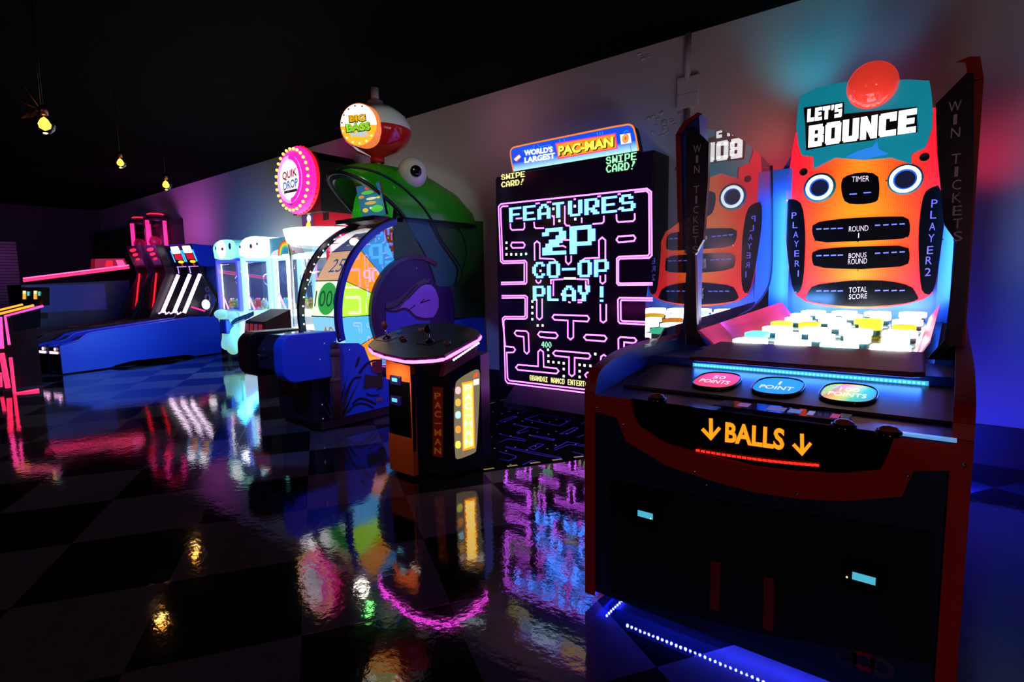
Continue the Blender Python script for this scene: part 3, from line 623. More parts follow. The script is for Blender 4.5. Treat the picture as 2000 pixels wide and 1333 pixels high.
outer = [
 ([(92, 767), (200, 765), (200, 675), (100, 678), (90, 668), (80, 415), (90, 402), (770, 330), (790, 345), (793, 640), (780, 653), (645, 656), (637, 665), (637, 765), (645, 771), (797, 769)], 0),
 ([(92, 776), (205, 774), (211, 766), (211, 674), (203, 665), (103, 668), (99, 660), (90, 422), (97, 413), (125, 411)], 0),
 ([(712, 347), (768, 340), (780, 352), (782, 632), (775, 642), (640, 647), (630, 656), (630, 770), (638, 779), (797, 777)], 0),
 ([(95, 829), (205, 828), (214, 836), (213, 930), (205, 936), (112, 936), (104, 945), (112, 1222), (122, 1235), (490, 1281), (640, 1300), (760, 1316)], 0),
 ([(95, 839), (200, 838), (204, 843), (204, 922), (200, 926), (108, 926), (98, 936), (112, 1064), (150, 1068), (158, 1080), (150, 1092), (118, 1093), (122, 1212), (130, 1223), (490, 1266), (640, 1284), (760, 1300)], 0),
 ([(797, 840), (643, 838), (635, 848), (637, 948), (645, 957), (768, 963)], 0), ([(797, 851), (652, 849), (648, 855), (649, 940), (655, 946), (768, 951)], 0),
 ([(143, 581), (195, 581), (203, 592), (197, 605), (145, 606), (137, 595)], 1), ([(637, 553), (708, 548), (717, 560), (710, 574), (638, 580), (628, 568)], 1),
 ([(248, 665), (247, 585), (259, 575), (272, 585), (272, 655), (335, 657), (346, 667)], 0), ([(468, 665), (482, 655), (548, 652), (547, 570), (562, 557), (577, 570), (577, 662)], 0),
 ([(393, 642), (393, 670), (405, 683), (418, 670), (418, 642)], 0), ([(135, 492), (136, 515), (143, 523), (195, 521), (201, 512), (200, 488)], 0),
 ([(245, 485), (247, 508), (254, 515), (292, 514)], 0), ([(517, 495), (563, 491), (570, 483), (570, 457)], 0), ([(628, 450), (630, 478), (638, 486), (706, 481), (714, 472), (713, 445)], 0),
 ([(388, 410), (388, 492), (396, 502), (412, 503)], 0), ([(338, 455), (338, 500)], 0), ([(467, 465), (467, 490)], 0), ([(160, 470), (190, 468)], 0), ([(328, 455), (337, 464)], 0),
 ([(252, 400), (272, 398)], 0), ([(305, 394), (325, 392)], 0), ([(430, 380), (440, 379)], 0), ([(540, 367), (556, 365)], 0), ([(634, 357), (648, 355)], 0), ([(635, 426), (650, 425)], 0),
 ([(253, 755), (258, 766), (266, 770), (275, 765), (278, 755)], 0), ([(553, 735), (553, 765), (564, 773), (577, 763), (577, 730)], 0),
 ([(258, 845), (258, 930), (270, 940), (283, 930), (283, 842)], 0), ([(553, 868), (554, 945), (567, 954), (581, 944), (581, 868)], 0),
 ([(338, 917), (493, 922), (502, 935), (494, 949), (428, 945), (428, 1022), (415, 1033), (402, 1022), (402, 944), (340, 941), (330, 929)], 1),
 ([(272, 996), (346, 1001), (356, 1014), (347, 1027), (274, 1021), (263, 1009)], 1), ([(487, 1010), (573, 1014), (583, 1027), (574, 1041), (488, 1035), (477, 1022)], 1),
 ([(162, 991), (210, 994), (219, 1004), (222, 1088), (212, 1099), (200, 1088), (197, 1020), (164, 1015), (154, 1003)], 1),
 ([(638, 1092), (637, 1030), (647, 1021), (712, 1025), (722, 1037), (712, 1049), (664, 1045), (663, 1085)], 0),
 ([(171, 1150), (264, 1157), (264, 1090), (275, 1079), (288, 1090), (290, 1160), (350, 1167), (360, 1179), (350, 1191), (170, 1174), (160, 1162)], 1),
 ([(344, 1084), (500, 1097), (508, 1109), (500, 1122), (434, 1117), (434, 1193), (421, 1204), (408, 1193), (408, 1115), (343, 1108), (333, 1096)], 1),
 ([(554, 1140), (557, 1112), (570, 1103), (584, 1114), (586, 1145)], 0), ([(520, 1189), (492, 1186), (482, 1197), (490, 1210)], 0),
 ([(324, 775), (323, 755), (384, 751)], 0), ([(442, 751), (497, 753), (498, 776)], 0), ([(335, 760), (335, 830)], 0), ([(486, 760), (486, 800)], 0), ([(378, 568), (410, 569)], 0), ([(362, 598), (380, 596), (394, 604)], 0), ([(405, 857), (415, 861)], 0), ([(448, 849), (468, 848)], 0), ([(448, 860), (468, 859)], 0),
]
for pts, cl in outer: mz.stroke(Sq(pts), LW, NY, PK, bool(cl))
mz.stroke(Sq([(384, 748), (440, 748)]), .024, NY, DOT)
mz.build('maze_lines', scn)
dt = MB()
for a, b_ in ((117, 582), (117, 608), (117, 636), (139, 636), (162, 636), (185, 636), (208, 634), (237, 855), (237, 882), (237, 910), (237, 938), (262, 967), (285, 967), (310, 1080), (312, 1108), (312, 1135), (335, 1138), (360, 1140), (383, 1143), (383, 1170), (383, 1203), (457, 1150), (480, 1153), (507, 1155), (457, 1180), (457, 1207), (530, 1100), (335, 424), (363, 480), (435, 412), (437, 472), (375, 822), (275, 713)):
    p = on(*S_(a, b_), y=PY-.005); k = .013; dt.box((p.x-k, p.y, p.z-k), (p.x+k, p.y+.001, p.z+k), DOT)
dt.build('maze_dots', scn)
tx_ = MB()
def pix(s, bl, br, h, m, yy=PY-.008, c=S_, st='pix'):
    O = on(*c(*bl), y=yy); U = on(*c(*br), y=yy)-O; U.z *= .5; T = on(*c(bl[0], bl[1]-h), y=yy); tx_.text(s, O, U, Vector((0, 0, T.z-O.z)), m, 0, st)
YL = lit('swipe_yellow', (1, .95, .30), 1.3); GR = lit('swipe_green', (.35, 1.0, .5), 1.3); CR_ = lit('credit_yellow', (1, .95, .35), 1.3)
pix('SWIPE', (93, 290), (203, 277), 25, YL); pix('CARD!', (93, 325), (200, 312), 26, YL)
pix('SWIPE', (580, 217), (722, 197), 34, GR); pix('CARD!', (580, 257), (718, 240), 36, GR)
pix('FEATURES', (130, 487), (717, 437), 67, CYT); pix('CO-OP', (238, 747), (593, 741), 74, CYT); pix('PLAY', (240, 851), (515, 855), 68, CYT); pix('|', (535, 857), (592, 857), 72, CYT)
pix('2P', (284, 641), (530, 632), 124, CYT)
pix('400', (280, 1069), (326, 1070), 27, lit('score_green', (.35, 1, .6), 1.2)); pix('@BANDAI NAMCO ENTERTAINMENT', (225, 1222), (582, 1262), 24, CR_)
tx_.build('screen_wording', scn)
# marquee
MY = 4.93
mq2 = MB(); mo = smooth_open(tr(Q_, [(262, 577), (240, 470), (222, 350), (240, 305), (285, 284), (940, 150), (1600, 17), (1665, 30), (1695, 80), (1742, 330)], y=MY), 1)
mb = mat('marquee_blue', (.02, .08, .6), .4, emit=(.01, .09, .85), es=1.0); nt = mb.node_tree
tcn = nt.nodes.new('ShaderNodeTexCoord'); sxn = nt.nodes.new('ShaderNodeSeparateXYZ'); nt.links.new(tcn.outputs['Generated'], sxn.inputs[0])
cr = nt.nodes.new('ShaderNodeValToRGB'); cr.color_ramp.elements[0].position = .06; cr.color_ramp.elements[0].color = (.5, .95, 1, 1); cr.color_ramp.elements[1].position = .38; cr.color_ramp.elements[1].color = (.008, .08, .8, 1)
nt.links.new(sxn.outputs['Z'], cr.inputs[0]); nt.links.new(cr.outputs[0], nt.nodes['Principled BSDF'].inputs['Emission Color'])
mqo = mq2.prism(mo, (0, .10, 0), mb, BLACK).build('marquee', pc)
e = MB(); ORE = lit('marquee_orange', (1, .25, .03), 1.1)
e.stroke([p+Vector((0, -.004, 0)) for p in mo], .016, NY, ORE)
def Qq(pts, y=MY-.005): return tr(Q_, pts, y=y)
e.poly(smooth_closed(Qq([(752, 242), (1470, 120), (1494, 306), (786, 432)], MY-.003), 0), lit('plate_pink', (1, .05, .35), 1.0)); e.poly(Qq([(768, 254), (1456, 137), (1477, 297), (798, 416)], MY-.005), lit('plate_orange', (1, .32, .02), 1.05))
e.poly(Qq([(1520, 140), (1640, 122), (1657, 235), (1532, 257)]), lit('logo_white', (1, 1, 1), 1.1))
cc = on(*Q_(1586, 185), y=MY-.008); e.disc(cc, NY, .042, lit('logo_red', (.95, .12, .03), 1.0), 24, .0, sy=.8); e.disc(cc+Vector((0, -.002, 0)), NY, .034, lit('logo_orange', (1, .5, .12), 1.1), 24, .018, sy=.75)
e.poly(Qq([(262, 425), (318, 372), (348, 410), (300, 468)]), lit('diamond_red', (.9, .03, .08), 1.0)); e.poly(Qq([(265, 432), (328, 378), (346, 404), (290, 455)], MY-.007), lit('logo_white', (1, 1, 1), 1.1))
for pts in ([(370, 350), (372, 330), (500, 300), (502, 265)], [(548, 255), (560, 285), (690, 262), (705, 280)], [(805, 200), (808, 225)], [(860, 190), (863, 215)], [(1250, 112), (1258, 150)], [(1280, 108), (1287, 145)], [(1310, 102), (1318, 140)], [(1560, 120), (1590, 92), (1620, 100)], [(1640, 245), (1655, 345)]): e.stroke(Qq(pts, MY-.003), .007, NY, lit('art_line_blue', (.05, .3, 1), 1.0))
e.build('marquee_art', mqo)
l2 = MB()
def ft2(s, bl, br, h, m, off, y=MY-.010):
    O = on(*Q_(*bl), y=y); U = on(*Q_(*br), y=y)-O; T = on(*Q_(bl[0], bl[1]-h), y=y); l2.text(s, O, U, Vector((0, 0, T.z-O.z)), m, off)
ft2("WORLD'S", (388, 392), (722, 345), 66, WM_, .035); ft2('LARGEST', (390, 478), (750, 420), 66, WM_, .035)
ft2('PAC-MAN', (800, 402), (1455, 290), 118, BLACK, .05, MY-.008); ft2('PAC-MAN', (788, 392), (1442, 282), 112, lit('logo_yellow', (1, .85, .08), 1.25), .045)
l2.build('marquee_lettering', mqo)
# sloping foot panel below the screen
a = on(1008, 762, y=PY); p0 = on(1001, 777, z=.10); xr_ = x1-.02
MB().prism([(a.x, PY-.02, .23), (a.x, PY-.24, .07), (a.x, PY-.24, .0), (a.x, PY-.02, .0)], (xr_-a.x, 0, 0), mat('foot_panel', (.03, .03, .04), .35)).build('foot_panel', pc)
lamp('mat_fill', 'SPOT', (-2.3, 3.0, 3.6), 100, (1, .95, .75), pc, .05, aim=(-2.5, 3.45, 0)).data.spot_size = .42  # added spot fill to brighten the mat's dashed edge
# ================================================================== CONTROL PEDESTAL
pd = root('control_pedestal', 'joystick pedestal with pink glowing rim and orange column before the giant screen', 'arcade pedestal', (-3.12, 2.95, 0))
TN = Vector((0, -(.17)/.95, 1)); T0 = (0, 2.35, .93)
def tp(a, b_, up=0): return onp(*G_(a, b_), T0, TN)+TN.normalized()*up
ol = [tp(*p) for p in ((70, 275), (95, 245), (150, 218), (210, 195), (300, 150), (420, 120), (600, 112), (700, 120), (800, 145), (865, 170), (882, 190), (862, 213), (745, 278), (622, 345), (560, 357), (480, 363), (400, 368), (330, 366), (180, 335), (105, 308))]
n_ = TN.normalized()
top = MB().prism(ol, -n_*.045, mat('panel_top', (.035, .02, .03), .35)).build('control_top', pd)
ng = MB(); ng.tube([p-n_*.030 for p in smooth_closed(ol, 1)], .011, lit('neon_pink', (1.0, .06, .85), 10.0), 8, closed=True); ng.build('neon_rim', top)
ap = MB(); ap.prism([p*.80+Vector((-3.08, 2.86, 1.0))*.20-n_*.045 for p in ol], -n_*.05, mat('apron_maroon', (.12, .01, .04), .4)); ap.build('apron', pd)
# slanted white light line on the right apron
a, b_ = tp(690, 380), tp(868, 262); dwn = Vector((0, 0, -.005))
lamp_ = MB(); q0, q1 = onp(*G_(690, 382), ol[13]+Vector((.01, 0, -.05)), Vector((.98, -.2, 0))), onp(*G_(868, 262), ol[13]+Vector((.01, 0, -.05)), Vector((.98, -.2, 0)))
MB().prism([tp(622, 345, -.05)+Vector((.005, 0, 0)), tp(862, 213, -.05)+Vector((.005, 0, 0)), tp(862, 213, -.05)+Vector((-.03, 0, -.10)), tp(622, 345, -.05)+Vector((-.03, 0, -.10))], (-.04, 0, 0), mat('apron_maroon')).build('side_apron', pd)
for i in range(12): lamp_.sphere(q0.lerp(q1, i/11), .008, lit('edge_led', (.7, .95, 1), 2.4), n=8, rings=5)
lamp_.tube([q0, q1], .0055, lit('edge_lens', (.75, .9, 1), 1.6), 6); lamp_.build('edge_light', pd)
lamp('column_fill', 'AREA', (-3.12, 2.43, .80), .55, (1, .62, .5), pd, .22, .03, aim=(-3.12, 2.60, .62))  # added fill standing in for the neon's light on the orange column
# joysticks, plates and buttons
JM = mat('joystick_red', (.6, .05, .02), .3)
for (a, b_), h in (((208, 230), .11), ((515, 255), .10)):
    c = tp(a, b_); pl_ = MB(); pl_.prism([c+Vector((-.07, -.06, -.011)), c+Vector((.07, -.06, -.011)), c+Vector((.07, .06, .011)), c+Vector((-.07, .06, .011))], n_*.004, mat('stick_plate', (.30, .08, .05), .35) if a < 300 else BLACK); j = pl_.build('joystick', pd)
    s = MB(); s.lathe([(.035, 0), (.03, .012), (.012, .02)], c+n_*.004, n_, BLACK, 20); s.tube([c+n_*.01, c+n_*h*.6], .007, CHROME, 8); s.sphere(c+n_*h, .024, JM if a < 300 else BLACK, (1, 1, 1.25), 16, 10); s.build('stick', j)
for a, b_, cl in ((455, 168, (.6, .25, .05)), (318, 230, (.30, .10, .06)), (330, 245, (.25, .05, .05)), (645, 268, (.35, .2, .3)), (300, 185, (.05, .25, .35))):
    c = tp(a, b_); MB().lathe([(.026, 0), (.026, .008), (.02, .018), (0, .022)], c, n_, mat('btn_%d' % a, cl, .3), 18).build('button', pd)
# body
body = [(-3.255, 2.565), (-2.99, 2.565), (-2.98, 2.68), (-2.805, 2.78), (-2.73, 3.02), (-2.82, 3.22), (-3.42, 3.22), (-3.52, 3.02), (-3.445, 2.78), (-3.265, 2.68)]
MB().prism([(x, y+.02 if y < 2.6 else y, .02) for x, y in body], (0, 0, .86), mat('pedestal_dark', (.006, .006, .012), .35)).build('body', pd)
OC = mat('pedestal_orange', (1.0, .22, .01), .7)
col = MB(); col.box((-3.258, 2.56, .03), (-2.988, 2.68, .31), OC); col.box((-3.258, 2.56, .72), (-2.988, 2.68, .88), OC); col.box((-3.0, 2.562, .31), (-2.988, 2.68, .72), OC); col.build('orange_column', pd)
cpn = MB().prism(tr(G_, [(218, 460), (392, 492), (404, 1050), (228, 1003)], y=2.563), (0, .02, 0), GLOSSBLACK).build('reader_panel', pd)
for a, b_ in ((270, 525), (270, 672)):
    c = on(*G_(a, b_), y=2.555); r_ = MB().box((c.x-.06, 2.545, c.z-.04), (c.x+.06, 2.562, c.z+.03), mat('reader_body', (.01, .01, .03), .3, emit=(.05, .02, .4), es=.12)).build('card_reader', pd, bevel=.008)
    MB().box((c.x-.028, 2.541, c.z-.013), (c.x+.028, 2.5445, c.z+.013), lit('reader_screen', (.15, .8, .95), .9)).build('display', r_)
# dark red side sign and bright yellow side sign, on the two slanted faces
def face_at(A, Bb): A, Bb = Vector((*A, 0)), Vector((*Bb, 0)); t = (Bb-A).normalized(); return A, t, Vector((t.y, -t.x, 0))
A0, t0, n0 = face_at((-2.98, 2.68), (-2.805, 2.78)); A1, t1, n1 = face_at((-2.805, 2.78), (-2.73, 3.02))
f0 = lambda a, b_, o=.003: onp(*G_(a, b_), A0+n0*o, n0); f1 = lambda a, b_, o=.003: onp(*G_(a, b_), A1+n1*o, n1)
sg = MB().prism([f0(538, 575, .006), f0(610, 585, .006), f0(610, 1092, .006), f0(538, 1075, .006)], -n0*.006, mat('side_red', (.30, .02, .01), .4, emit=(.35, .02, .004), es=.06)).build('side_sign', pd)
sg['label'] = 'dim red side sign with vertical wording'
vt = MB(); OD = lit('dim_orange', (.8, .2, .02), .13)
yy = 640
for ch in 'PAC-MAN':
    c0, c1, c2 = f0(550, yy+28, .010), f0(600, yy+30, .010), f0(550, yy-28, .010); vt.text(ch, Vector((0, 0, (c2.z-c0.z)*.35 if ch == '-' else 0))+c1-Vector((0, 0, c1.z-c0.z))-(c1-c0)+Vector((0, 0, 0)), Vector((0, 0, (c2.z-c0.z)*.9)) if False else (c1-c0)*.98, Vector((0, 0, (c2.z-c0.z)*(.15 if ch == '-' else .85))), OD, .03); yy += 66
vt.build('vertical_lettering', sg)
sp_ = MB().prism(smooth_closed([f1(700, 560, .008), f1(735, 515, .008), f1(850, 450, .008), f1(878, 458, .008), f1(880, 560, .008), f1(868, 800, .008), f1(855, 1040, .008), f1(835, 1060, .008), f1(720, 1105, .008), f1(702, 1090, .008), f1(694, 800, .008)], 1), -n1*.008, lit('side_beige', (.24, .19, .11), .9)).build('backlit_sign', pd)
sp_['label'] = 'backlit beige side sign with yellow name strip'
ar = MB()
ar.poly([f1(748, 548, .012), f1(832, 533, .012), f1(842, 1020, .012), f1(755, 1042, .012)], lit('strip_orange', (1, .22, .01), 2.0)); ar.poly([f1(757, 562, .014), f1(823, 549, .014), f1(831, 1005, .014), f1(764, 1026, .014)], lit('strip_yellow', (1, .60, .06), 4.0))
for k, (b_, cl) in enumerate(((605, (1, .55, .6)), (692, (1, .5, .08)), (782, (.5, .85, 1)), (888, (1, .35, .05)), (998, (.95, .9, .1)))): ar.poly(smooth_closed([f1(700, b_-26, .012), f1(740, b_-30, .012), f1(742, b_+24, .012), f1(702, b_+28, .012)], 2), lit('chip_%d' % k, cl, 1.2))
ar.poly([f1(832, 490, .012), f1(862, 472, .012), f1(864, 500, .012), f1(834, 516, .012)], lit('logo_red', (.95, .12, .03), 1.0)); ar.poly([f1(832, 528, .012), f1(872, 518, .012), f1(872, 560, .012), f1(833, 568, .012)], lit('logo_white', (1, 1, 1), 1.1))
yy = 590
for ch in 'PAC-MAN':
    c0, c1, c2 = f1(768, yy+22, .016), f1(822, yy+17, .016), f1(768, yy-24, .016)
    hh = c2.z-c0.z; ar.text(ch, c0+Vector((0, 0, hh*.4 if ch == '-' else 0)), c1-c0, Vector((0, 0, hh*(.18 if ch == '-' else 1))), lit('strip_letter', (1, .95, .6), 2.6), .0); yy += 65
ar.build('sign_art', sp_)
# ================================================================== PRINTED FLOOR MAT
mt = MB(); poly = [(-4.22, 5.15), (-4.22, 4.0), (-3.62, 2.98), (-2.70, 2.98), (-2.20, 3.79), (-2.20, 5.15)]
MATB = mat('mat_black', (.004, .004, .007), .94, spec=.0)
mt.prism([(x, y, .006) for x, y in poly], (0, 0, -.005), MATB)
mo_ = mt.build('floor_mat'); tag(mo_, 'black floor mat printed with a blue maze and yellow dashed edge before the giant screen', 'floor mat')
ml = MB(); MBL = mat('mat_blue', (.02, .03, .75), .5, spec=.1); ZM = .0075
def G1(a, b_): return on(930+a/7.839, 760+b_/7.839, z=ZM)
for pts, cl in (([(745, 462), (990, 388), (1460, 478), (1270, 568)], 1), ([(565, 540), (790, 590), (620, 665), (650, 685), (800, 640)], 0), ([(570, 545), (960, 610)], 0), ([(345, 690), (760, 780)], 0), ([(345, 820), (490, 765), (760, 800)], 0), ([(850, 710), (1200, 770), (1180, 790), (830, 720)], 1), ([(1290, 690), (1500, 590), (1560, 600), (1400, 690)], 1),
                ([(460, 885), (1290, 1050), (1300, 1070), (900, 1000), (480, 905)], 1), ([(800, 905), (950, 840), (1035, 850), (880, 935)], 1), ([(1190, 915), (1400, 810), (1660, 860)], 0), ([(1200, 940), (1420, 850), (1650, 880)], 0), ([(350, 960), (610, 1030), (600, 1060), (500, 1100), (350, 1075)], 0), ([(710, 1165), (850, 1100), (990, 1120)], 0), ([(350, 500), (560, 420), (625, 425), (400, 510)], 1), ([(700, 365), (840, 315), (1000, 320)], 0), ([(1480, 965), (1650, 1010)], 0), ([(1550, 740), (1670, 700)], 0), ([(1610, 540), (1670, 500)], 0)):
    ml.stroke([G1(*p) for p in pts], .012, (0, 0, 1), MBL, bool(cl))
ml.poly([(0, 0, 0)]*0 or [G1(460, 300), G1(520, 270), G1(600, 280), G1(540, 320)], mat('mat_purple', (.08, .0, .12), .5))
MW = mat('mat_white', (.7, .7, .8), .5)
random.seed(5)
for i in range(15):
    for j in range(16):
        x = -4.0+i*.125; y = 3.1+j*.125
        if ((i*7+j*3) % 5 in (0, 2)) and y > 3.15 and (x < -2.6 or y > 3.9) and not (x < -2.7 and y < 3.3): ml.box((x-.007, y-.007, ZM-.001), (x+.007, y+.007, ZM+.0005), MW)
MYL = mat('mat_yellow', (.85, .80, .10), .5)
for s0, s1 in (((-2.70, 2.98), (-2.20, 3.79)), ((-3.62, 2.98), (-4.22, 4.0)), ((-4.22, 4.0), (-4.22, 5.15))):
    A, Bb = Vector((*s0, ZM)), Vector((*s1, ZM)); L = (Bb-A).length; t = (Bb-A)/L; k = .02
    nrm_ = Vector((-t.y, t.x, 0)) if s0[0] > -3 else Vector((t.y, -t.x, 0))
    while k+.09 < L: ml.stroke([A+t*k+nrm_*.035, A+t*(k+.085)+nrm_*.035], .026, (0, 0, 1), MYL); k += .19
ml.build('printed_pattern', mo_)
# ================================================================== FISH WHEEL GAME
BX, BXL = -4.70, -5.38          # right-hand and left-hand cabinet planes
WC = Vector((0, 4.16, 1.10)); RO, RI, RH = 1.04, .985, .60
bs = root('fish_wheel_game', 'prize wheel game topped by a big green fish head with a lit bobber sign', 'arcade machine', (-5.04, 3.9, 0))
def Wq(pts, x=BX): return tr(W_, pts, x=x)
ARTB = mat('art_blue', (.01, .14, .95), .45); LINE = mat('art_line', (.004, .006, .02), .5)
MB().box((BXL, 2.90, .02), (BX-.02, 5.30, .10), BLACK).build('base', bs)
MB().box((BXL, 2.84, .10), (BX-.05, 3.1, .62), mat('console_black', (.006, .008, .02), .35)).build('lower_console', bs, bevel=.01)
MB().box((BXL+.02, 3.05, .10), (BX-.05, 5.25, .55), BLACK).build('cabinet_body', bs)
MB().box((BXL+.1, 4.6, .5), (BX-.08, 5.3, 2.1), BLACK).build('rear_cabinet', bs)
# rounded console wings
def wing(xa, xb, m, nm):
    P = []
    for cy, cz, a0 in ((2.70, .86, 180), (2.70, .64, 270)):
        pass
    y0, y1, z0, z1, r = 2.53, 3.10, .53, .975, .13
    for cy_, cz_, a0 in ((y0+r, z1-r, 90), (y0+r, z0+r, 180)):
        for i in range(9):
            a = math.radians(a0+90*i/8); P.append((xa, cy_+r*math.cos(a), cz_+r*math.sin(a)))
    P += [(xa, y1, z0), (xa, y1, z1)]
    return MB().prism(P, (xb-xa, 0, 0), m).build(nm, bs, bevel=.012)
wing(BX-.14, BX+.02, mat('wing_blue', (.01, .12, .85), .4), 'console_wing')['label'] = 'blue rounded console wing'
wing(BXL-.16, BXL+.06, mat('wing_black', (.004, .004, .006), .35), 'console_wing')['label'] = 'black rounded console wing'
MB().prism([(BXL+.06, 2.62, .80), (BXL+.06, 2.72, .95), (BXL+.06, 3.12, .965), (BXL+.06, 3.12, .62), (BXL+.06, 2.62, .62)], (BX-BXL-.20, 0, 0), mat('console_top', (.03, .035, .05), .12)).build('console_top', bs, bevel=.01)
lv = MB(); c = Vector((-5.15, 2.57, .80)); lv.tube([c+Vector((-.09, 0, -.03)), c+Vector((.10, -.02, .035))], .007, CHROME, 8); lv.tube([c+Vector((-.09, 0, -.03)), c+Vector((-.06, .06, -.06))], .008, CHROME, 8); lv.build('spin_lever', bs)
cp_ = on(549, 724, y=2.835); MB().box((cp_.x-.02, 2.825, cp_.z-.012), (cp_.x+.02, 2.84, cp_.z+.012), lit('reader_screen', (.15, .8, .95), .9)).build('reader_display', bs)
cp_ = on(577, 748, y=2.835); tk = MB(); tk.box((cp_.x-.03, 2.82, cp_.z-.05), (cp_.x+.03, 2.84, cp_.z+.05), mat('token_pink', (.25, .03, .04), .4)); tk.build('ticket_door', bs)
# printed side panel (right-hand side), swamp scene
def circ(r, a0, a1, n=24, x=BX): return [Vector((x, WC.y+r*math.cos(math.radians(a0+(a1-a0)*i/n)), WC.z+r*math.sin(math.radians(a0+(a1-a0)*i/n)))) for i in range(n+1)]
low = [Vector((BX, 3.02, .11)), Vector((BX, 5.30, .11)), Vector((BX, 5.30, 1.0))]+[Vector((BX, 4.9, 1.0)), Vector((BX, 4.72, .98))]+[]
hubc = circ(RH, -12, -120, 10)
sidep = [Vector((BX, 3.02, .11)), Vector((BX, 5.30, .11)), Vector((BX, 5.30, 1.0))]+hubc+[Vector((BX, 3.72, .42)), Vector((BX, 3.60, .46)), Vector((BX, 3.52, .55)), Vector((BX, 3.46, .70)), Vector((BX, 3.43, .78)), Vector((BX, 3.36, .83)), Vector((BX, 3.02, .86))]
sd = MB().prism(sidep, (-.02, 0, 0), ARTB).build('side_panel', bs)
EX = Vector((.004, 0, 0)); NX = (1, 0, 0)
art = MB()
def Zq(pts, o=.003): return tr(Z_, pts, x=BX+o)
BR = mat('art_brown', (.09, .03, .025), .6)
GRS = mat('art_reed', (.03, .055, .04), .6)
for x0_, y0_, x1_, y1_, w0 in ((870, 1190, 770, 900, 14), (890, 1190, 830, 860, 12), (920, 1190, 900, 950, 12), (950, 1180, 1000, 820, 12), (960, 1180, 1080, 740, 14), (980, 1180, 1130, 660, 14), (990, 1180, 1240, 650, 12), (1000, 1170, 1100, 900, 12), (1020, 1170, 1150, 780, 12), (850, 1190, 690, 960, 10), (940, 1190, 1090, 480, 7), (930, 1180, 1020, 760, 14)):
    P = Zq([(x0_-w0, y0_), ((x0_+x1_)/2-w0*.4, (y0_*.45+y1_*.55)), (x1_, y1_), ((x0_+x1_)/2+w0*.8, (y0_*.45+y1_*.55)), (x0_+w0, y0_)], .004); art.poly(P, GRS)
art.poly(smooth_closed(Zq([(1195, 400), (1215, 375), (1225, 400), (1180, 515), (1158, 525), (1160, 500)], .005), 1), LINE)
for pts, wd in (([(1510, 430), (1380, 430), (1290, 490), (1210, 600)], .022), ([(1240, 650), (1160, 650), (1100, 720), (1030, 880)], .02), ([(1120, 1000), (1200, 925), (1300, 930), (1430, 1000)], .022), ([(1060, 1110), (1150, 1000), (1280, 985), (1400, 1050)], .018), ([(1300, 860), (1360, 890), (1470, 880)], .015), ([(1440, 820), (1500, 790)], .012)): art.stroke(smooth_open(Zq(pts, .006), 2), wd, NX, LINE)
art.poly(Zq([(1290, 612), (1330, 620), (1440, 632), (1515, 580), (1518, 780), (1440, 790), (1400, 772), (1265, 802), (1280, 730)], .007), mat('art_sign', (.05, .055, .015), .6))
art.poly(Zq([(1378, 455), (1510, 430), (1510, 590), (1400, 600), (1375, 540)], .008), mat('art_sign_red', (.35, .03, .05), .6))
art.poly(Zq([(1430, 930), (1515, 900), (1515, 960), (1440, 970)], .008), mat('art_pinkish', (.3, .15, .3), .6))
art.build('swamp_art', sd)
post = MB()
a0_, a1_ = on(*Z_(805, 165), x=BX), on(*Z_(935, 155), x=BX); b0_, b1_ = on(*Z_(835, 1190), x=BX), on(*Z_(975, 1190), x=BX)
cyy = (a0_.y+a1_.y)/2; rr = (a1_.y-a0_.y)/2
post.tube([(BX, cyy, .12), (BX, cyy, .78), ], rr*.95, mat('dock_post', (.13, .045, .035), .6, bump=.3, bscale=20), 14)
zt = on(*Z_(870, 690), x=BX).z; zb = on(*Z_(870, 275), x=BX).z
for za_, zb_ in ((zt-.015, zt+.03), (zb-.07, zb)): post.tube([(BX, cyy, za_), (BX, cyy, zb_)], rr*1.06, mat('dock_rope', (.20, .09, .08), .7, bump=.5, bscale=60), 14)
post.tube([(BX, cyy, .78), (BX, cyy, .86)], rr*.9, mat('dock_dark', (.05, .02, .02), .6), 14); post.build('dock_post', bs)
# upper printed fish body on the right side
UQ = lambda pts, o=0: [on(*H_(*p), x=BX+o) for p in pts]
body = [Vector((BX, 3.93, 2.155)), Vector((BX, 5.31, 2.19)), Vector((BX, 5.31, .98))]+list(reversed(circ(RH+.0, 10, -10, 4)))[::-1][:0]+[Vector((BX, 4.74, 1.0))]+circ(RH, 0, 118, 14)[1:]+circ(RI-.0, 107, 104, 2)
GRN = mat('art_dark_green', (.02, .11, .03), .5)
fb = MB().prism(body, (-.02, 0, 0), GRN).build('fish_side_panel', bs)
fa = MB()
lip = smooth_closed(UQ([(672, 612), (880, 612), (925, 720), (1000, 860), (1110, 1010), (1200, 1130), (1215, 1240), (1150, 1333), (980, 1333), (960, 1250), (920, 1130), (870, 1010), (790, 870), (720, 740), (690, 680)], .003), 1)
fa.poly(lip, mat('art_lip', (.012, .15, .17), .5))
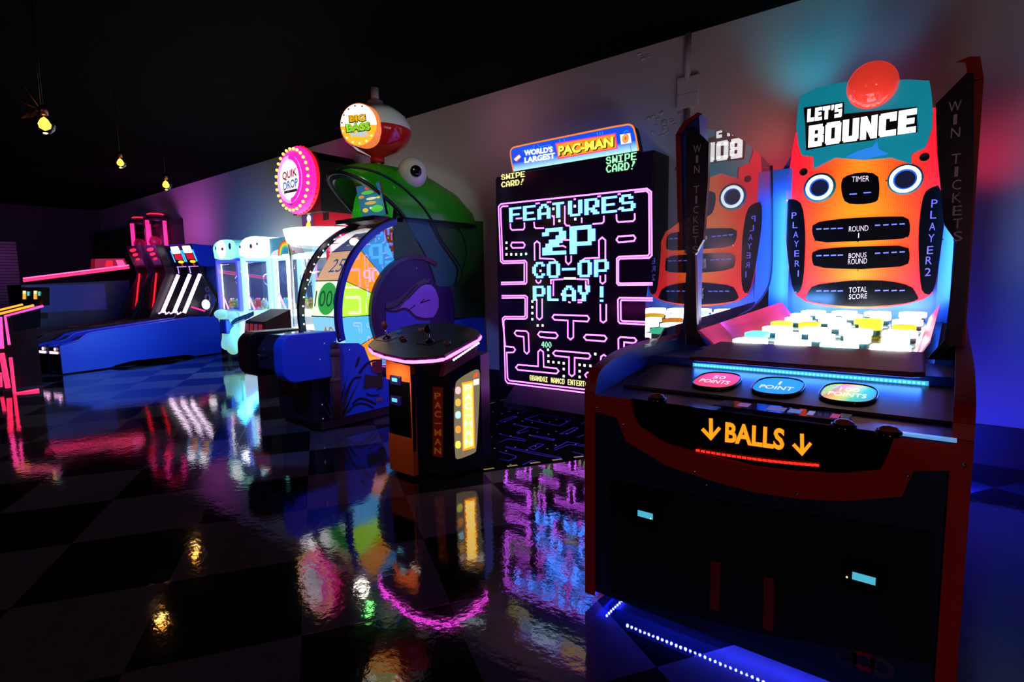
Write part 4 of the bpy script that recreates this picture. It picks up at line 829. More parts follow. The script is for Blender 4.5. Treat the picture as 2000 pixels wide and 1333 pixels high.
# mouth interior, tongue and water
mo2 = [Vector((BX+.002, WC.y+(RH-.0)*math.cos(math.radians(a)), WC.z+(RH-.0)*math.sin(math.radians(a)))) for a in range(95, 250, 8)]
ins = circ(RH-.005, 95, 245, 22, BX+.001)
hub = MB().prism(circ(RH, 0, 360, 48)[:-1], (-.02, 0, 0), mat('art_mouth', (.012, .015, .10), .5)).build('hub_panel', bs)
ha = MB()
WQ2 = lambda pts, o=.003: tr(W_, pts, x=BX+o)
ha.poly(WQ2([(960, 1080), (1020, 1080), (1382, 1080), (1382, 960), (1290, 950), (1200, 900), (1130, 850), (1060, 875), (955, 880)], .003), mat('art_water', (.01, .10, .75), .4))
ha.poly(smooth_closed(WQ2([(970, 870), (1060, 870), (1130, 850), (1220, 920), (1330, 945), (1420, 950), (1480, 800), (1420, 630), (1320, 620), (1250, 680), (1180, 760), (1120, 800), (1000, 860)], .0045), 1), mat('art_tongue', (.45, .22, .9), .5))
ha.poly(WQ2([(955, 800), (1060, 770), (1140, 700), (1250, 600), (1330, 560), (1382, 600), (1300, 620), (1230, 680), (1150, 780), (1080, 860), (955, 870)], .005), mat('art_gum', (.06, .08, .10), .5))
for pts, wd in (([(970, 875), (1060, 885), (1130, 850), (1190, 880), (1230, 930), (1300, 960), (1400, 950)], .028), ([(1180, 870), (1240, 820)], .012), ([(1290, 800), (1382, 770)], .014), ([(1290, 800), (1330, 760)], .012), ([(955, 860), (1060, 840), (1150, 740), (1260, 620)], .02)): ha.stroke(smooth_open(WQ2(pts, .0065), 2), wd, NX, LINE)
ha.build('mouth_art', hub)
rv2 = MB()
for a, b_ in ((742, 652), (822, 658), (912, 1075), (788, 1150), (912, 1262), (790, 1000)): rv2.sphere(on(*H_(a, b_), x=BX+.004), .007, CHROME, (.4, 1, 1), 8, 6)
for a, b_, cr_ in ((700, 418, Z_), (757, 208, Z_), (893, 182, Z_), (960, 158, Z_), (1035, 165, Z_), (1085, 292, Z_), (728, 1005, Z_), (740, 1188, Z_)): rv2.sphere(on(*cr_(a, b_), x=BX+.025), .007, mat('screw_bright', (.9, .9, .95), .15, 1.0, emit=(.6, .6, 1), es=.25), (.4, 1, 1), 8, 6)
rv2.build('screw_heads', bs)
for pts, wd in (([(660, 610), (880, 625), (960, 760), (1040, 920), (1130, 1040), (1210, 1160), (1170, 1320)], .03), ([(880, 600), (960, 690), (1030, 860), (1130, 990), (1230, 1130), (1250, 1230), (1180, 1333)], .014), ([(1100, 540), (1130, 620), (1140, 690), (1090, 680)], .02), ([(1140, 690), (1230, 780), (1280, 900), (1290, 1040), (1240, 1180)], .014), ([(800, 880), (870, 1000), (930, 1140), (980, 1300)], .018)): fa.stroke(smooth_open(UQ(pts, .006), 2), wd, NX, LINE)
fa.build('fish_art', fb)
# arc frames, clear front and the wheel
def arc(r0, r1, a0, a1, x, ext, m, nm, n=36):
    P = circ(r1, a0, a1, n, x)+list(reversed(circ(r0, a0, a1, n, x))); mb_ = MB(); k = len(P)
    E_ = Vector((ext, 0, 0)); N2 = n+1
    A1 = circ(r1, a0, a1, n, x); A0 = circ(r0, a0, a1, n, x)
    vs = A1+A0+[p+E_ for p in A1]+[p+E_ for p in A0]
    fs = []
    for i in range(n): fs += [(i, i+1, N2+i+1, N2+i), (2*N2+i, 3*N2+i, 3*N2+i+1, 2*N2+i+1), (i, 2*N2+i, 2*N2+i+1, i+1), (N2+i, N2+i+1, 3*N2+i+1, 3*N2+i)]
    mb_.add(vs, fs, m); return mb_.build(nm, bs)
FRB = mat('frame_blue', (.012, .06, .55), .3); FRK = mat('frame_dark', (.008, .010, .03), .25)
f_ = arc(RI, RO+.01, 105, 193, BX-.03, .05, FRB, 'arc_frame'); f_['label'] = 'blue right-hand arc frame'
e_ = MB(); e_.tube(circ(RO+.012, 105, 193, 36, BX+.012), .014, FRK, 8); e_.build('frame_edge', f_)
f_ = arc(RI, RO+.01, 92, 195, BXL-.02, .04, FRK, 'arc_frame'); f_['label'] = 'black left-hand arc frame with small bulbs'
for k in range(14):
    a = math.radians(120+k*5.4); MB().sphere((BXL+.022, WC.y+(RI+.02)*math.cos(a), WC.z+(RI+.02)*math.sin(a)), .009, lit('pin_bulb', (1, .95, .85), 4), n=8, rings=6).build('pin_bulb', f_)
arc(RH-.005, RH+.04, 60, 262, BX-.03, .05, FRK, 'hub_frame')
# front screen of clear acrylic between the frames (curved) and the flat side window
cl = MB(); n = 30
for r in (RO-.01, RO-.016):
    A = circ(r, 95, 193, n, BXL); B2_ = circ(r, 95, 193, n, BX-.03)
    cl.add(A+B2_, [(i, i+1, n+2+i, n+1+i) for i in range(n)], CLEAR, True)
cl.build('clear_front', bs)
sw = MB(); A1 = circ(RI+.005, 105, 262, 40, BX-.012); A0 = circ(RH+.0, 105, 262, 40, BX-.012); N2 = 41
for dx in (0, -.006):
    vs = [p+Vector((dx, 0, 0)) for p in A1]+[p+Vector((dx, 0, 0)) for p in A0]; sw.add(vs, [(i, i+1, N2+i+1, N2+i) for i in range(40)], CLEAR)
sw.build('side_window', bs)
# wheel: sixteen flat lit segments, each a rim face and a side face
whl = MB().tube([(BXL+.1, WC.y, WC.z), (BX-.1, WC.y, WC.z)], .09, CHROME, 16).build('wheel_axle', bs)
SEG = [((1, .36, .03), (1, .50, .18)), ((.06, .42, .95), (.35, .7, .9)), ((.35, .70, .05), (.8, 1, .7)), ((1, .40, .02), (.9, .62, .35)), ((.05, .35, .85), (.10, .16, .35)), ((.28, .07, .02), (.3, .1, .05))]
RW_ = .955; xr, xl = BX-.07, BXL+.10
names = {180: '40', 157.5: '1000', 135: '25', 202.5: '10', 112.5: '50'}
segdef = {180: ((.10, .50, .95), (.25, .62, .85), 1.0), 157.5: ((.42, .78, .04), (.72, 1.0, .62), 1.2), 135: ((1, .33, .01), (.75, .42, .24), .9), 112.5: ((.04, .33, .80), (.06, .09, .28), .7), 90: ((.22, .055, .012), (.2, .06, .03), .5), 202.5: ((1, .33, .01), (.9, .5, .2), .8), 225: ((.04, .33, .8), (.1, .4, .8), .7), 67.5: ((.9, .6, .05), (.9, .6, .1), .6)}
def wp(r, a, x): return Vector((x, WC.y+r*math.cos(math.radians(a)), WC.z+r*math.sin(math.radians(a))))
for a in (67.5, 90, 112.5, 135, 157.5, 180, 202.5, 225):
    cs, cr2, st_ = segdef[a]; g = MB(); a2 = a+22.5
    ms_ = lit('wheel_side_%d' % a, cs, st_*1.35); mr_ = lit('wheel_rim_%d' % a, cr2, st_*1.45)
    o_, p_ = wp(RW_, a, xr), wp(RW_, a2, xr); oi, pi_ = wp(.52, a, xr), wp(.52, a2, xr)
    lx = Vector((xl-xr, 0, 0))
    g.add([o_, p_, pi_, oi], [(0, 1, 2, 3)], ms_)
    om_, pm_ = o_+lx*.22, p_+lx*.22
    ow, pw = wp(RW_-.0, a, xl), wp(RW_-.0, a2, xl)
    g.add([o_, p_, pw, ow], [(0, 1, 2, 3)], mr_); g.add([ow, pw, wp(.52, a2, xl), wp(.52, a, xl)], [(0, 1, 2, 3)], ms_)
    o2 = g.build('wheel_segment', bs)
    dv = MB(); dv.stroke([o_+Vector((.003, 0, 0)), oi+Vector((.003, 0, 0))], .008, NX, mat('seam_gold', (.4, .3, .05), .4)); dv.stroke([wp(RW_+.003, a, xr), wp(RW_+.003, a, xl)], .012, wp(1, a, 0)-WC, LINE); dv.build('segment_seam', o2)
    if a in names:
        t_ = MB(); mid = (wp(RW_*math.cos(math.radians(11.25)), a+11.25, 0)); nrm = Vector((0, math.cos(math.radians(a+11.25)), math.sin(math.radians(a+11.25)))); up = Vector((0, -nrm.z, nrm.y)); up = up if up.z > 0 else -up
        cc = Vector(((xl+xr)/2, mid.y, mid.z))+nrm*.006; hgt = .17; s_ = names[a]; wd = .11*len(s_)
        colr = {180: (.9, .33, .12), 157.5: (.02, .14, .05), 135: (.04, .16, .42)}.get(a, (.9, .6, .1))
        if a == 157.5: t_.disc(cc-nrm*.003, nrm, .17, lit('fish_badge', (.06, .62, .10), .8), 28)
        t_.text(s_, cc-Vector((wd/2, 0, 0))-up*hgt/2, (wd, 0, 0), up*hgt, lit('wheel_num_%d' % a, colr, .7), .0); t_.build('value_lettering', o2)
lamp('side_panel_fill', 'SPOT', (-3.2, .6, 3.5), 300, (.12, .22, 1.0), bs, .05, aim=(-4.8, 3.3, .5)).data.spot_size = .7  # blue spot added to brighten the printed side panel
lamp('wheel_lamp', 'POINT', (-5.04, 3.5, 2.0), 2.0, (1, .9, .8), bs, .05)
# ---- sculpted fish head
FG = mat('fish_green', (.02, .36, .012), .22); XH = -5.04
hd = MB(); arches = [(4.00, 3.40, .365, .44, 2.13), (4.02, 3.47, .375, .50, 2.13), (4.10, 3.62, .385, .56, 2.13), (4.22, 3.85, .395, .60, 2.13), (4.42, 4.18, .41, .60, 2.13), (4.68, 4.55, .42, .545, 2.13), (4.95, 4.88, .41, .43, 2.13), (5.14, 5.10, .36, .28, 2.13), (5.26, 5.25, .25, .10, 2.13), (5.28, 5.28, .05, .01, 2.13)]
NA = 28; rings = []
for yb, ya, wd, hh, zb_ in arches:
    rg = []
    for i in range(NA+1):
        th = math.pi*i/NA; cx_, sx_ = math.cos(th), math.sin(th)
        rg.append(Vector((XH+wd*math.copysign(abs(cx_)**.8, cx_), yb+(ya-yb)*sx_, zb_+hh*(sx_**.85))))
    rings.append(rg)
vs = [p for r in rings for p in r]
hd.add(vs, [(i*(NA+1)+j, i*(NA+1)+j+1, (i+1)*(NA+1)+j+1, (i+1)*(NA+1)+j) for i in range(len(rings)-1) for j in range(NA)], FG, True)
inner = [[Vector((XH+(p.x-XH)*.9, p.y+.04, 2.13+(p.z-2.13)*.88)) for p in r] for r in rings[:5]]
vi = [p for r in inner for p in r]
MI = mat('mouth_dark', (.01, .02, .012), .25)
hd.add(vi, [(i*(NA+1)+j, (i+1)*(NA+1)+j, (i+1)*(NA+1)+j+1, i*(NA+1)+j+1) for i in range(4) for j in range(NA)], MI, True)
hd.add(inner[4]+[], [tuple(range(NA+1))], MI)
hd.add(rings[0]+inner[0], [(j, j+1, NA+1+j+1, NA+1+j) for j in range(NA)], LINE)
head = hd.build('fish_head', bs)
lipt = MB(); lipt.tube(rings[0], .022, LINE, 8); lipt.build('lip', head)
# dark brow line running over the head
bl2 = MB(); BR2 = [(-.02, 3.50), (.10, 3.62), (.20, 3.80), (.30, 3.98), (.36, 4.12), (.40, 4.20)]
def surf(u, v):  # u along arches 0..len-1, v angle fraction
    i = min(int(u), len(rings)-2); f = u-i; j = min(int(v*NA), NA-1); g = v*NA-j
    a = rings[i][j]*(1-g)+rings[i][j+1]*g; b__ = rings[i+1][j]*(1-g)+rings[i+1][j+1]*g; return a*(1-f)+b__*f
bl2.tube([surf(.3+3.4*t, .47-.47*t**1.3)+Vector((.004, -.002, .006)) for t in [k/24 for k in range(25)]], .013, LINE, 6); bl2.build('brow_line', head)
se = MB(); se.tube([rings[k][0]+Vector((.012, 0, -.002)) for k in range(0, 9)], .008, LINE, 6); se.build('seam', head)
fin = MB(); c = surf(5.2, .5)
for dy, h_ in ((-.12, .05), (.06, .09)): fin.prism([c+Vector((-.012, dy-.07, -.02)), c+Vector((-.012, dy+.0, h_)), c+Vector((-.012, dy+.07, -.05))], (.024, 0, 0), FG)
fin.build('dorsal_spine', head)
for s in (1, -1):
    ec = Vector((XH+s*.30, 4.20, 2.64)); ey = MB(); ey.sphere(ec, .17, mat('eye_white', (.72, .68, .66), .12), (.85, 1, 1), 24, 16); eo = ey.build('eye', head)
    d_ = Vector((s*.80, -.42, -.05)).normalized(); pp = MB(); pp.lathe([(.0, .171), (.03, .168), (.052, .162), (.062, .154), (.060, .148)], ec, d_, GLOSSBLACK, 24); po = pp.build('pupil', eo)
# green tongue curtain and monitor inside the mouth
tc_ = MB(); GL2 = mat('mouth_green', (.05, .5, .04), .3, emit=(.03, .5, .02), es=.22)
for k in range(15):
    x = -5.36+k*.046; tc_.tube([(x, 3.84, 2.12), (x, 3.90, 2.45)], .026, GL2, 8)
tc_.build('mouth_lining', bs)
mn0 = [on(*H_(*p), y=3.72) for p in ((195, 372), (355, 345), (505, 570), (268, 600))]
a, b_, c, d_ = mn0
rt = Matrix.Rotation(0, 3, 'X')
w2 = .20; mc = (a+b_+c+d_)/4
UU = Vector((1, 0, 0)); VV = Vector((0, -.22, 1)).normalized(); NN = Vector((0, -1, -.22)).normalized()
def mp_(u, v, o=0): return mc+UU*u*w2+VV*v*.165+NN*o
mon = MB().prism([mp_(-1, -1), mp_(1, -1), mp_(1, 1), mp_(-1, 1)], -NN*.03, lit('monitor_blue', (.02, .10, .22), .9), GLOSSBLACK).build('monitor', bs)
ma = MB(); random.seed(11)
for u, v, su, sv, cl_ in ((.0, .78, .28, .10, (.7, .08, .06)), (-.1, .52, .55, .12, (.10, .5, .06)), (.62, .55, .25, .09, (.8, .35, .1)), (-.7, .30, .25, .10, (.7, .25, .04)), (.1, .12, .45, .08, (.75, .7, .6)), (.68, .12, .16, .07, (.9, .6, .05)), (-.05, -.14, .5, .10, (.65, .3, .08)), (.4, -.55, .5, .22, (.10, .55, .05)), (-.6, -.55, .25, .14, (.8, .5, .06)), (-.1, -.46, .12, .08, (.7, .7, .7))):
    ma.poly([mp_(u+su*math.cos(q), v+sv*math.sin(q), .003) for q in [k*math.pi/8 for k in range(16)]], lit('mon_%d%d' % (int(u*100), int(v*100)), cl_, .8))
ma.build('monitor_picture', mon)
MB().box((BXL, 3.62, 2.085), (BX, 4.0, 2.13), GLOSSBLACK).build('mouth_sill', bs)
lamp('mouth_lamp', 'POINT', (-5.0, 3.55, 2.24), 1.2, (.2, 1, .2), bs, .04)
lamp('head_fill', 'SPOT', (-2.2, 2.4, 3.5), 60, (.75, 1.0, .8), bs, .05, aim=(-4.8, 4.1, 2.4)).data.spot_size = .55  # extra overhead spot added to brighten the fish head
# ---- bobber sign
bc = on(735, 257, y=3.9); s0 = surf(2.4, .47)
bo = MB(); BWH = mat('bobber_white', (.75, .72, .75), .15); BRD = mat('bobber_red', (.55, .01, .01), .12)
pr_ = [(.0, -.30), (.06, -.30), (.075, -.27), (.21, -.22), (.32, -.13), (.37, -.03), (.375, .0)]
bo.lathe(pr_, bc, (0, 0, 1), BRD, 40); bo.lathe([(.375, 0), (.37, .04), (.32, .14), (.21, .23), (.09, .27), (0, .275)], bc, (0, 0, 1), BWH, 40)
bob = bo.build('bobber_sign', bs)
stm = MB(); stm.tube([bc+Vector((0, 0, .26)), bc+Vector((0, 0, .31))], .085, BWH, 20); stm.tube([bc+Vector((0, 0, .31)), bc+Vector((0, 0, .45))], .042, BWH, 16); stm.tube([bc+Vector((0, 0, .45)), bc+Vector((0, 0, .48))], .008, BLACK, 8); stm.build('stem_top', bob)
stm = MB(); stm.tube([bc+Vector((0, 0, -.33)), bc+Vector((0, 0, -.28))], .075, BRD, 20); stm.tube([bc+Vector((0, 0, -.33)), bc+Vector((0, 0, -.58))], .036, BWH, 16); stm.build('stem_bottom', bob)
bn = Vector((.42, -.90, -.08)).normalized(); bu = Vector((bn.y*-1, bn.x, 0)).normalized(); bu = bu if bu.x > 0 else -bu; bv = bn.cross(bu); bv = bv if bv.z > 0 else -bv
pc_ = bc+bn*.365; fcm = MB(); RD = .20
def bp_(u, v, o=.0): return pc_+bu*u*RD+bv*v*RD+bn*o
top_ = [bp_(math.cos(math.radians(q)), math.sin(math.radians(q)), .02) for q in range(-4, 185, 8)]; bot = [bp_(math.cos(math.radians(q)), math.sin(math.radians(q)), .02) for q in range(180, 364, 8)]
fcm.lathe([(RD*1.04, -.16), (RD*1.04, .015), (RD, .02)], pc_, bn, mat('disc_rim', (.6, .15, .05), .2, emit=(1, .25, .05), es=.8), 40)
fcm.poly(top_, lit('disc_cream', (1, .93, .8), 1.9)); fcm.poly(bot, lit('disc_orange', (1, .40, .02), 1.3))
fo = fcm.build('lit_face', bob)
fl_ = MB()
def bt(s, u, v, wd, h_, m, off=.06): fl_.text(s, bp_(u-wd/2, v-h_/2, .026), bu*wd*RD, bv*h_*RD, m, off)
LK = lit('sign_black', (.02, .01, .0), .3)
bt('BIG', -.02, .30, .98, .40, LK, .10); bt('BIG', -.02, .32, .90, .34, lit('sign_gold', (.95, .55, .02), 1.0))
bt('BASS', -.02, -.13, 1.40, .46, LK, .09); bt('BASS', -.02, -.11, 1.32, .40, lit('sign_green', (.35, .85, .04), 1.0)); bt('WHEEL', .02, -.46, 1.06, .24, lit('sign_sky', (.25, .65, 1), 1.0), .03)
fl_.build('sign_lettering', fo)
for q in range(20, 345, 25):
    p = bp_(.9*math.cos(math.radians(q)), .9*math.sin(math.radians(q)), .03); MB().sphere(p, .009, lit('chaser_on', (1, .7, .3), 3.5) if q > 180 or q < 60 else mat('chaser_off', (.05, .02, .01), .3), n=8, rings=6).build('chaser_bulb', fo)
# ================================================================== CYLINDER DROP GAME
QC = Vector((-6.78, 4.48, 0)); QR = .56
qd = root('cylinder_drop_game', 'clear cylinder drop game with white glowing rims under a round pink sign', 'arcade machine', QC)
WGL = lit('rim_white', (1, .97, 1), 2.6); REDP = mat('cabinet_red', (.55, .01, .03), .35)
MB().lathe([(0, 0), (QR, 0), (QR, .70), (QR*.98, .74), (0, .74)], QC, (0, 0, 1), mat('drum_white', (.5, .5, .55), .4, emit=(.5, .75, 1), es=.25), 40).build('base_drum', qd)
MB().lathe([(QR*1.05, .74), (QR*1.05, .84), (QR*.9, .86), (0, .86)], QC, (0, 0, 1), lit('deck_white', (.95, .98, 1), 1.8), 40).build('lit_deck', qd)
MB().lathe([(QR, .86), (QR, 2.02), (QR-.008, 2.02), (QR-.008, .86)], QC, (0, 0, 1), CLEAR, 48).build('clear_cylinder', qd)
MB().lathe([(QR*.75, 2.02), (QR*1.03, 2.0), (QR*1.10, 2.17), (0, 2.18)], QC, (0, 0, 1), WGL, 48).build('lit_crown', qd)
ps = MB(); ps.box((QC.x-.30, QC.y+.1, .84), (QC.x-.14, QC.y+.35, 2.02), REDP); ps.build('red_column', qd, bevel=.01)
pbd = MB().prism(rrect(QC.x-.10, QC.x+.44, 1.40, 1.99, QC.y+.04, .05), (0, .02, 0), lit('prize_board_white', (.95, .9, .95), .75)).build('prize_board', qd)
bd = MB()
for i in range(5):
    z = 1.86-i*.062
    for x, cl in ((QC.x+.03, (.03, .18, .5)), (QC.x+.22, (.75, .02, .06))): bd.prism(rrect(x-.06, x+.07, z-.018, z+.022, QC.y+.035, .012), (0, .004, 0), lit('board_%d' % int(cl[0]*100), cl, .8))
    bd.box((QC.x+.115, QC.y+.034, z-.004), (QC.x+.14, QC.y+.036, z+.004), lit('board_3', (.03, .18, .5), .8))
bd.prism(rrect(QC.x-.06, QC.x+.40, 1.43, 1.53, QC.y+.034, .04), (0, .004, 0), lit('board_75', (.75, .02, .06), .8)); bd.build('prize_rows', pbd)
for k in range(16):
    pass
edg = MB()
for k in range(11): edg.sphere((QC.x-.10, QC.y+.035, 1.44+k*.052), .014, lit('edge_pink', (1, .15, .5), 1.5), n=8, rings=5)
edg.build('board_bulbs', pbd)
lt2 = MB(); lt2.tube([(QC.x-.42, QC.y, .88), (QC.x-.42, QC.y, 1.9)], .012, lit('violet_tube', (.8, .25, 1), 1.4), 8); lt2.build('tube_light', qd)
blu = MB().box((QC.x-.52+.1, QC.y+.1, .9), (QC.x-.33, QC.y+.14, 1.62), lit('poster_blue', (.05, .35, .9), .8)).build('blue_panel', qd)
# neck with small picture screen, then the round sign
MB().box((QC.x-.34, QC.y-.12, 2.17), (QC.x+.18, QC.y+.3, 2.62), REDP).build('neck', qd, bevel=.01)
MB().box((QC.x+.03, QC.y-.13, 2.30), (QC.x+.15, QC.y-.115, 2.55), BLACK).build('neck_opening', qd)
sa, sb = on(*U_(455, 1045), y=QC.y-.14), on(*U_(600, 1225), y=QC.y-.14)
psn = MB().box((sa.x-.03, QC.y-.14, sb.z), (sb.x, QC.y-.12, sa.z), lit('pic_violet', (.16, .05, .22), .5)).build('picture_screen', qd)
pp = MB(); c = (sa+sb)/2
pp.poly([(c.x-.07, QC.y-.143, sb.z+.01), (c.x+.08, QC.y-.143, sb.z+.01), (c.x+.06, QC.y-.143, c.z), (c.x+.02, QC.y-.143, c.z+.03), (c.x-.04, QC.y-.143, c.z-.04)], lit('pic_yellow', (1, .6, .04), 1.4)); pp.disc((c.x+.04, QC.y-.145, c.z+.04), (0, -1, 0), .05, lit('pic_white', (1, .95, .9), 1.5), 16); pp.build('picture', psn)
YS = 4.10; scn_ = on(580, 350, y=YS); up_, dn_ = on(578, 286, y=YS), on(590, 417, y=YS); SR = (up_.z-dn_.z)/2; scn_.z = (up_.z+dn_.z)/2
PKL = lit('sign_magenta', (1, .02, .42), 1.25)
sg = MB(); sg.lathe([(SR*.60, -.10), (SR*.64, -.12), (SR*.70, -.11)], scn_, (0, 1, 0), lit('sign_inner_pink', (1, .35, .85), 1.3), 48)
sg.lathe([(SR*.70, -.11), (SR*.90, -.06), (SR, -.01), (SR*.99, .02)], scn_, (0, 1, 0), PKL, 48)
sg.lathe([(SR*.99, .02), (SR*1.02, .035), (SR*.98, .07), (SR*.6, .10), (0, .10)], scn_, (0, 1, 0), lit('sign_red', (1, .01, .03), 1.0), 48)
so = sg.build('round_sign', qd)
fcx = MB(); fcx.disc(scn_+Vector((0, -.10, 0)), (0, -1, 0), SR*.62, lit('sign_face_white', (1, .96, 1), 1.5), 40)
fx = fcx.build('sign_face', so)
scal = MB()
for k in range(20):
    a = math.radians(-78+k*8.2); scal.disc(scn_+Vector((math.cos(a)*SR*.64, -.122, math.sin(a)*SR*.64)), (0, -1, 0), SR*.075, lit('sign_scallop', (.9, .02, .55), 1.1), 12)
scal.build('scallop_edge', so)
for k in range(28):
    a = math.radians(k*360/28); MB().sphere(scn_+Vector((math.cos(a)*SR*.90, -.078, math.sin(a)*SR*.90)), .02, lit('sign_bulb', (1, .62, .10), 2.4), n=10, rings=6).build('sign_bulb', so)
for k in range(36):
    a = math.radians(k*10); MB().sphere(scn_+Vector((math.cos(a)*SR*1.0, .03, math.sin(a)*SR*1.0)), .017, mat('bulb_red', (.6, .01, .02), .2, emit=(1, .01, .02), es=.9), n=8, rings=5).build('rim_bulb', so)
qt = MB(); yq = scn_.y-.104
def qtx(s, cx_, cz_, wd, h_, m, off=.03): qt.text(s, (scn_.x+cx_-wd/2, yq, scn_.z+cz_-h_/2), (wd, 0, .02), (0, 0, h_), m, off)
qtx('QUIK', .0, .05, .36, .12, lit('quik_red', (.45, .01, .04), .7)); qtx('DROP', .01, -.075, .36, .11, lit('drop_blue', (.10, .18, .5), .8))
qt.box((scn_.x-.16, yq, scn_.z-.17), (scn_.x+.16, yq+.002, scn_.z-.135), lit('quik_dark', (.08, .02, .06), .6)); qt.poly([(scn_.x-.15, yq, scn_.z-.27), (scn_.x+.15, yq, scn_.z-.27), (scn_.x, yq, scn_.z-.34)], lit('arrow_blue', (.02, .06, .4), .8))
qt.stroke([(scn_.x-.15, yq, scn_.z-.14), (scn_.x-.15, yq, scn_.z-.27)], .012, (0, -1, 0), lit('arrow_blue', (.02, .06, .4), .8)); qt.stroke([(scn_.x+.15, yq, scn_.z-.14), (scn_.x+.15, yq, scn_.z-.27)], .012, (0, -1, 0), lit('arrow_blue', (.02, .06, .4), .8))
qt.build('sign_lettering', so)
MB().prism([(scn_.x-.34, 4.22, scn_.z-.42), (scn_.x+.34, 4.22, scn_.z-.42), (scn_.x+.34, 4.22, scn_.z+.24), (scn_.x+.22, 4.22, scn_.z+.36), (scn_.x-.34, 4.22, scn_.z+.36)], (0, .62, 0), BLACK).build('sign_box', qd)
lamp('sign_lamp', 'AREA', scn_+Vector((0, .3, -.1)), 3, (1, .12, .5), qd, .3, .3, aim=scn_+Vector((.1, 1.2, 0)))
lamp('crown_lamp', 'AREA', QC+Vector((0, 0, 1.99)), 6, (.9, .9, 1), qd, .5, .5, aim=QC)
# slanted ticket console in front of the cylinder
tcn_ = root('ticket_console', 'dark slanted console with red card pictures and a blue lid beside the drop cylinder', 'console', (-6.9, 3.55, 0))
MB().box((-6.98, 3.42, 0), (-6.72, 3.78, .70), BLACK).build('console_body', tcn_)
cpan = MB().prism([(-7.16, 3.36, .70), (-7.16, 3.40, .98), (-7.16, 3.75, 1.12), (-7.16, 3.75, .70)], (.50, 0, 0), mat('console_red_dark', (.06, .01, .03), .4)).build('console_head', tcn_)
cr_m = MB()
for i in range(4):
    for j in range(2): cr_m.add([(-7.12+i*.115, 3.365+j*.012-.008, .72+j*.13), (-7.03+i*.115, 3.365+j*.012-.008, .72+j*.13), (-7.03+i*.115, 3.374+j*.012-.008, .82+j*.13), (-7.12+i*.115, 3.374+j*.012-.008, .82+j*.13)], [(0, 1, 2, 3)], lit('card_%d' % ((i+j) % 2), ((.45, .03, .05), (.30, .06, .16))[(i+j) % 2], .5))
cr_m.build('card_pictures', cpan)
MB().prism([(-7.26, 3.26, .92), (-7.0, 3.20, .98), (-6.92, 3.40, 1.06), (-7.20, 3.46, 1.0)], (0, 0, .05), mat('lid_blue', (.02, .15, .6), .3, emit=(.02, .2, .7), es=.15)).build('blue_lid', tcn_)
# ================================================================== CLAW MACHINES
YC_ = 4.70
def Cq(pts, y=YC_): return tr(C_, pts, y=y)
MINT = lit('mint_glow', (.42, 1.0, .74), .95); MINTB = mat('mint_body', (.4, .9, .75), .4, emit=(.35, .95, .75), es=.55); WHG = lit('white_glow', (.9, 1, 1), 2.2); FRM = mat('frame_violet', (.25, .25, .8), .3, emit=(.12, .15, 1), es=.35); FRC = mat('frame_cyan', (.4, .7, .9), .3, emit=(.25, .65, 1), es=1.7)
TUBEP = lit('pink_tube', (1, .35, .95), 2.2); TUBEW = lit('white_tube', (1, 1, .95), 2.4)
def plush(name, label, c, r, cols, group):
    ro_ = root(name, label, 'plush toy', c, random.uniform(-.6, .6), group); c = Vector(c); m1, m2 = cols
    b_ = MB(); b_.sphere(c+Vector((0, 0, r)), r, m1, (1, .85, 1), 14, 9); b_.build('body', ro_)
    h_ = MB(); h_.sphere(c+Vector((0, -.2*r, 2.0*r)), r*.72, m1, (1.05, .9, .95), 14, 9)
    for s in (-1, 1): h_.sphere(c+Vector((s*.55*r, -.1*r, 2.6*r)), r*.26, m2, n=10, rings=6)
    h_.sphere(c+Vector((0, -.85*r, 1.9*r)), r*.28, m2, (1, .7, .8), 10, 6); h_.build('head', ro_)
    for s in (-1, 1): MB().sphere(c+Vector((s*.8*r, -.5*r, .5*r)), r*.38, m2, (.9, 1.1, .8), 10, 6).build('paw', ro_)
    return ro_
PLC = [mat('plush_%d' % k, cl, .8, bump=.4, bscale=90) for k, cl in enumerate(((.85, .65, .10), (.75, .10, .08), (.55, .75, .20), (.85, .85, .85), (.85, .35, .55), (.15, .40, .75)))]
def claw_rig(ro_, cx_, y, ztop, zc):
    g = MB(); g.tube([(cx_, y, ztop), (cx_, y, zc+.10)], .012, CHROME, 8); g.lathe([(0, .12), (.05, .11), (.055, .04), (.02, 0)], (cx_, y, zc), (0, 0, 1), CHROME, 16); gg = g.build('claw_head', ro_)
    for k in range(3):
        a = k*2*math.pi/3+.5; d = Vector((math.cos(a), math.sin(a), 0)); c0 = Vector((cx_, y, zc+.04))
        MB().tube(smooth_open([c0+d*.03, c0+d*.13+Vector((0, 0, -.03)), c0+d*.14+Vector((0, 0, -.13)), c0+d*.05+Vector((0, 0, -.21))], 2), .010, CHROME, 6).build('claw_finger', gg)
    MB().tube(smooth_open([(cx_+.04, y, ztop), (cx_+.16, y, ztop-.05), (cx_+.22, y, ztop-.02)], 2), .006, mat('claw_wire', (.5, .45, .2), .5), 6).build('wire', gg)
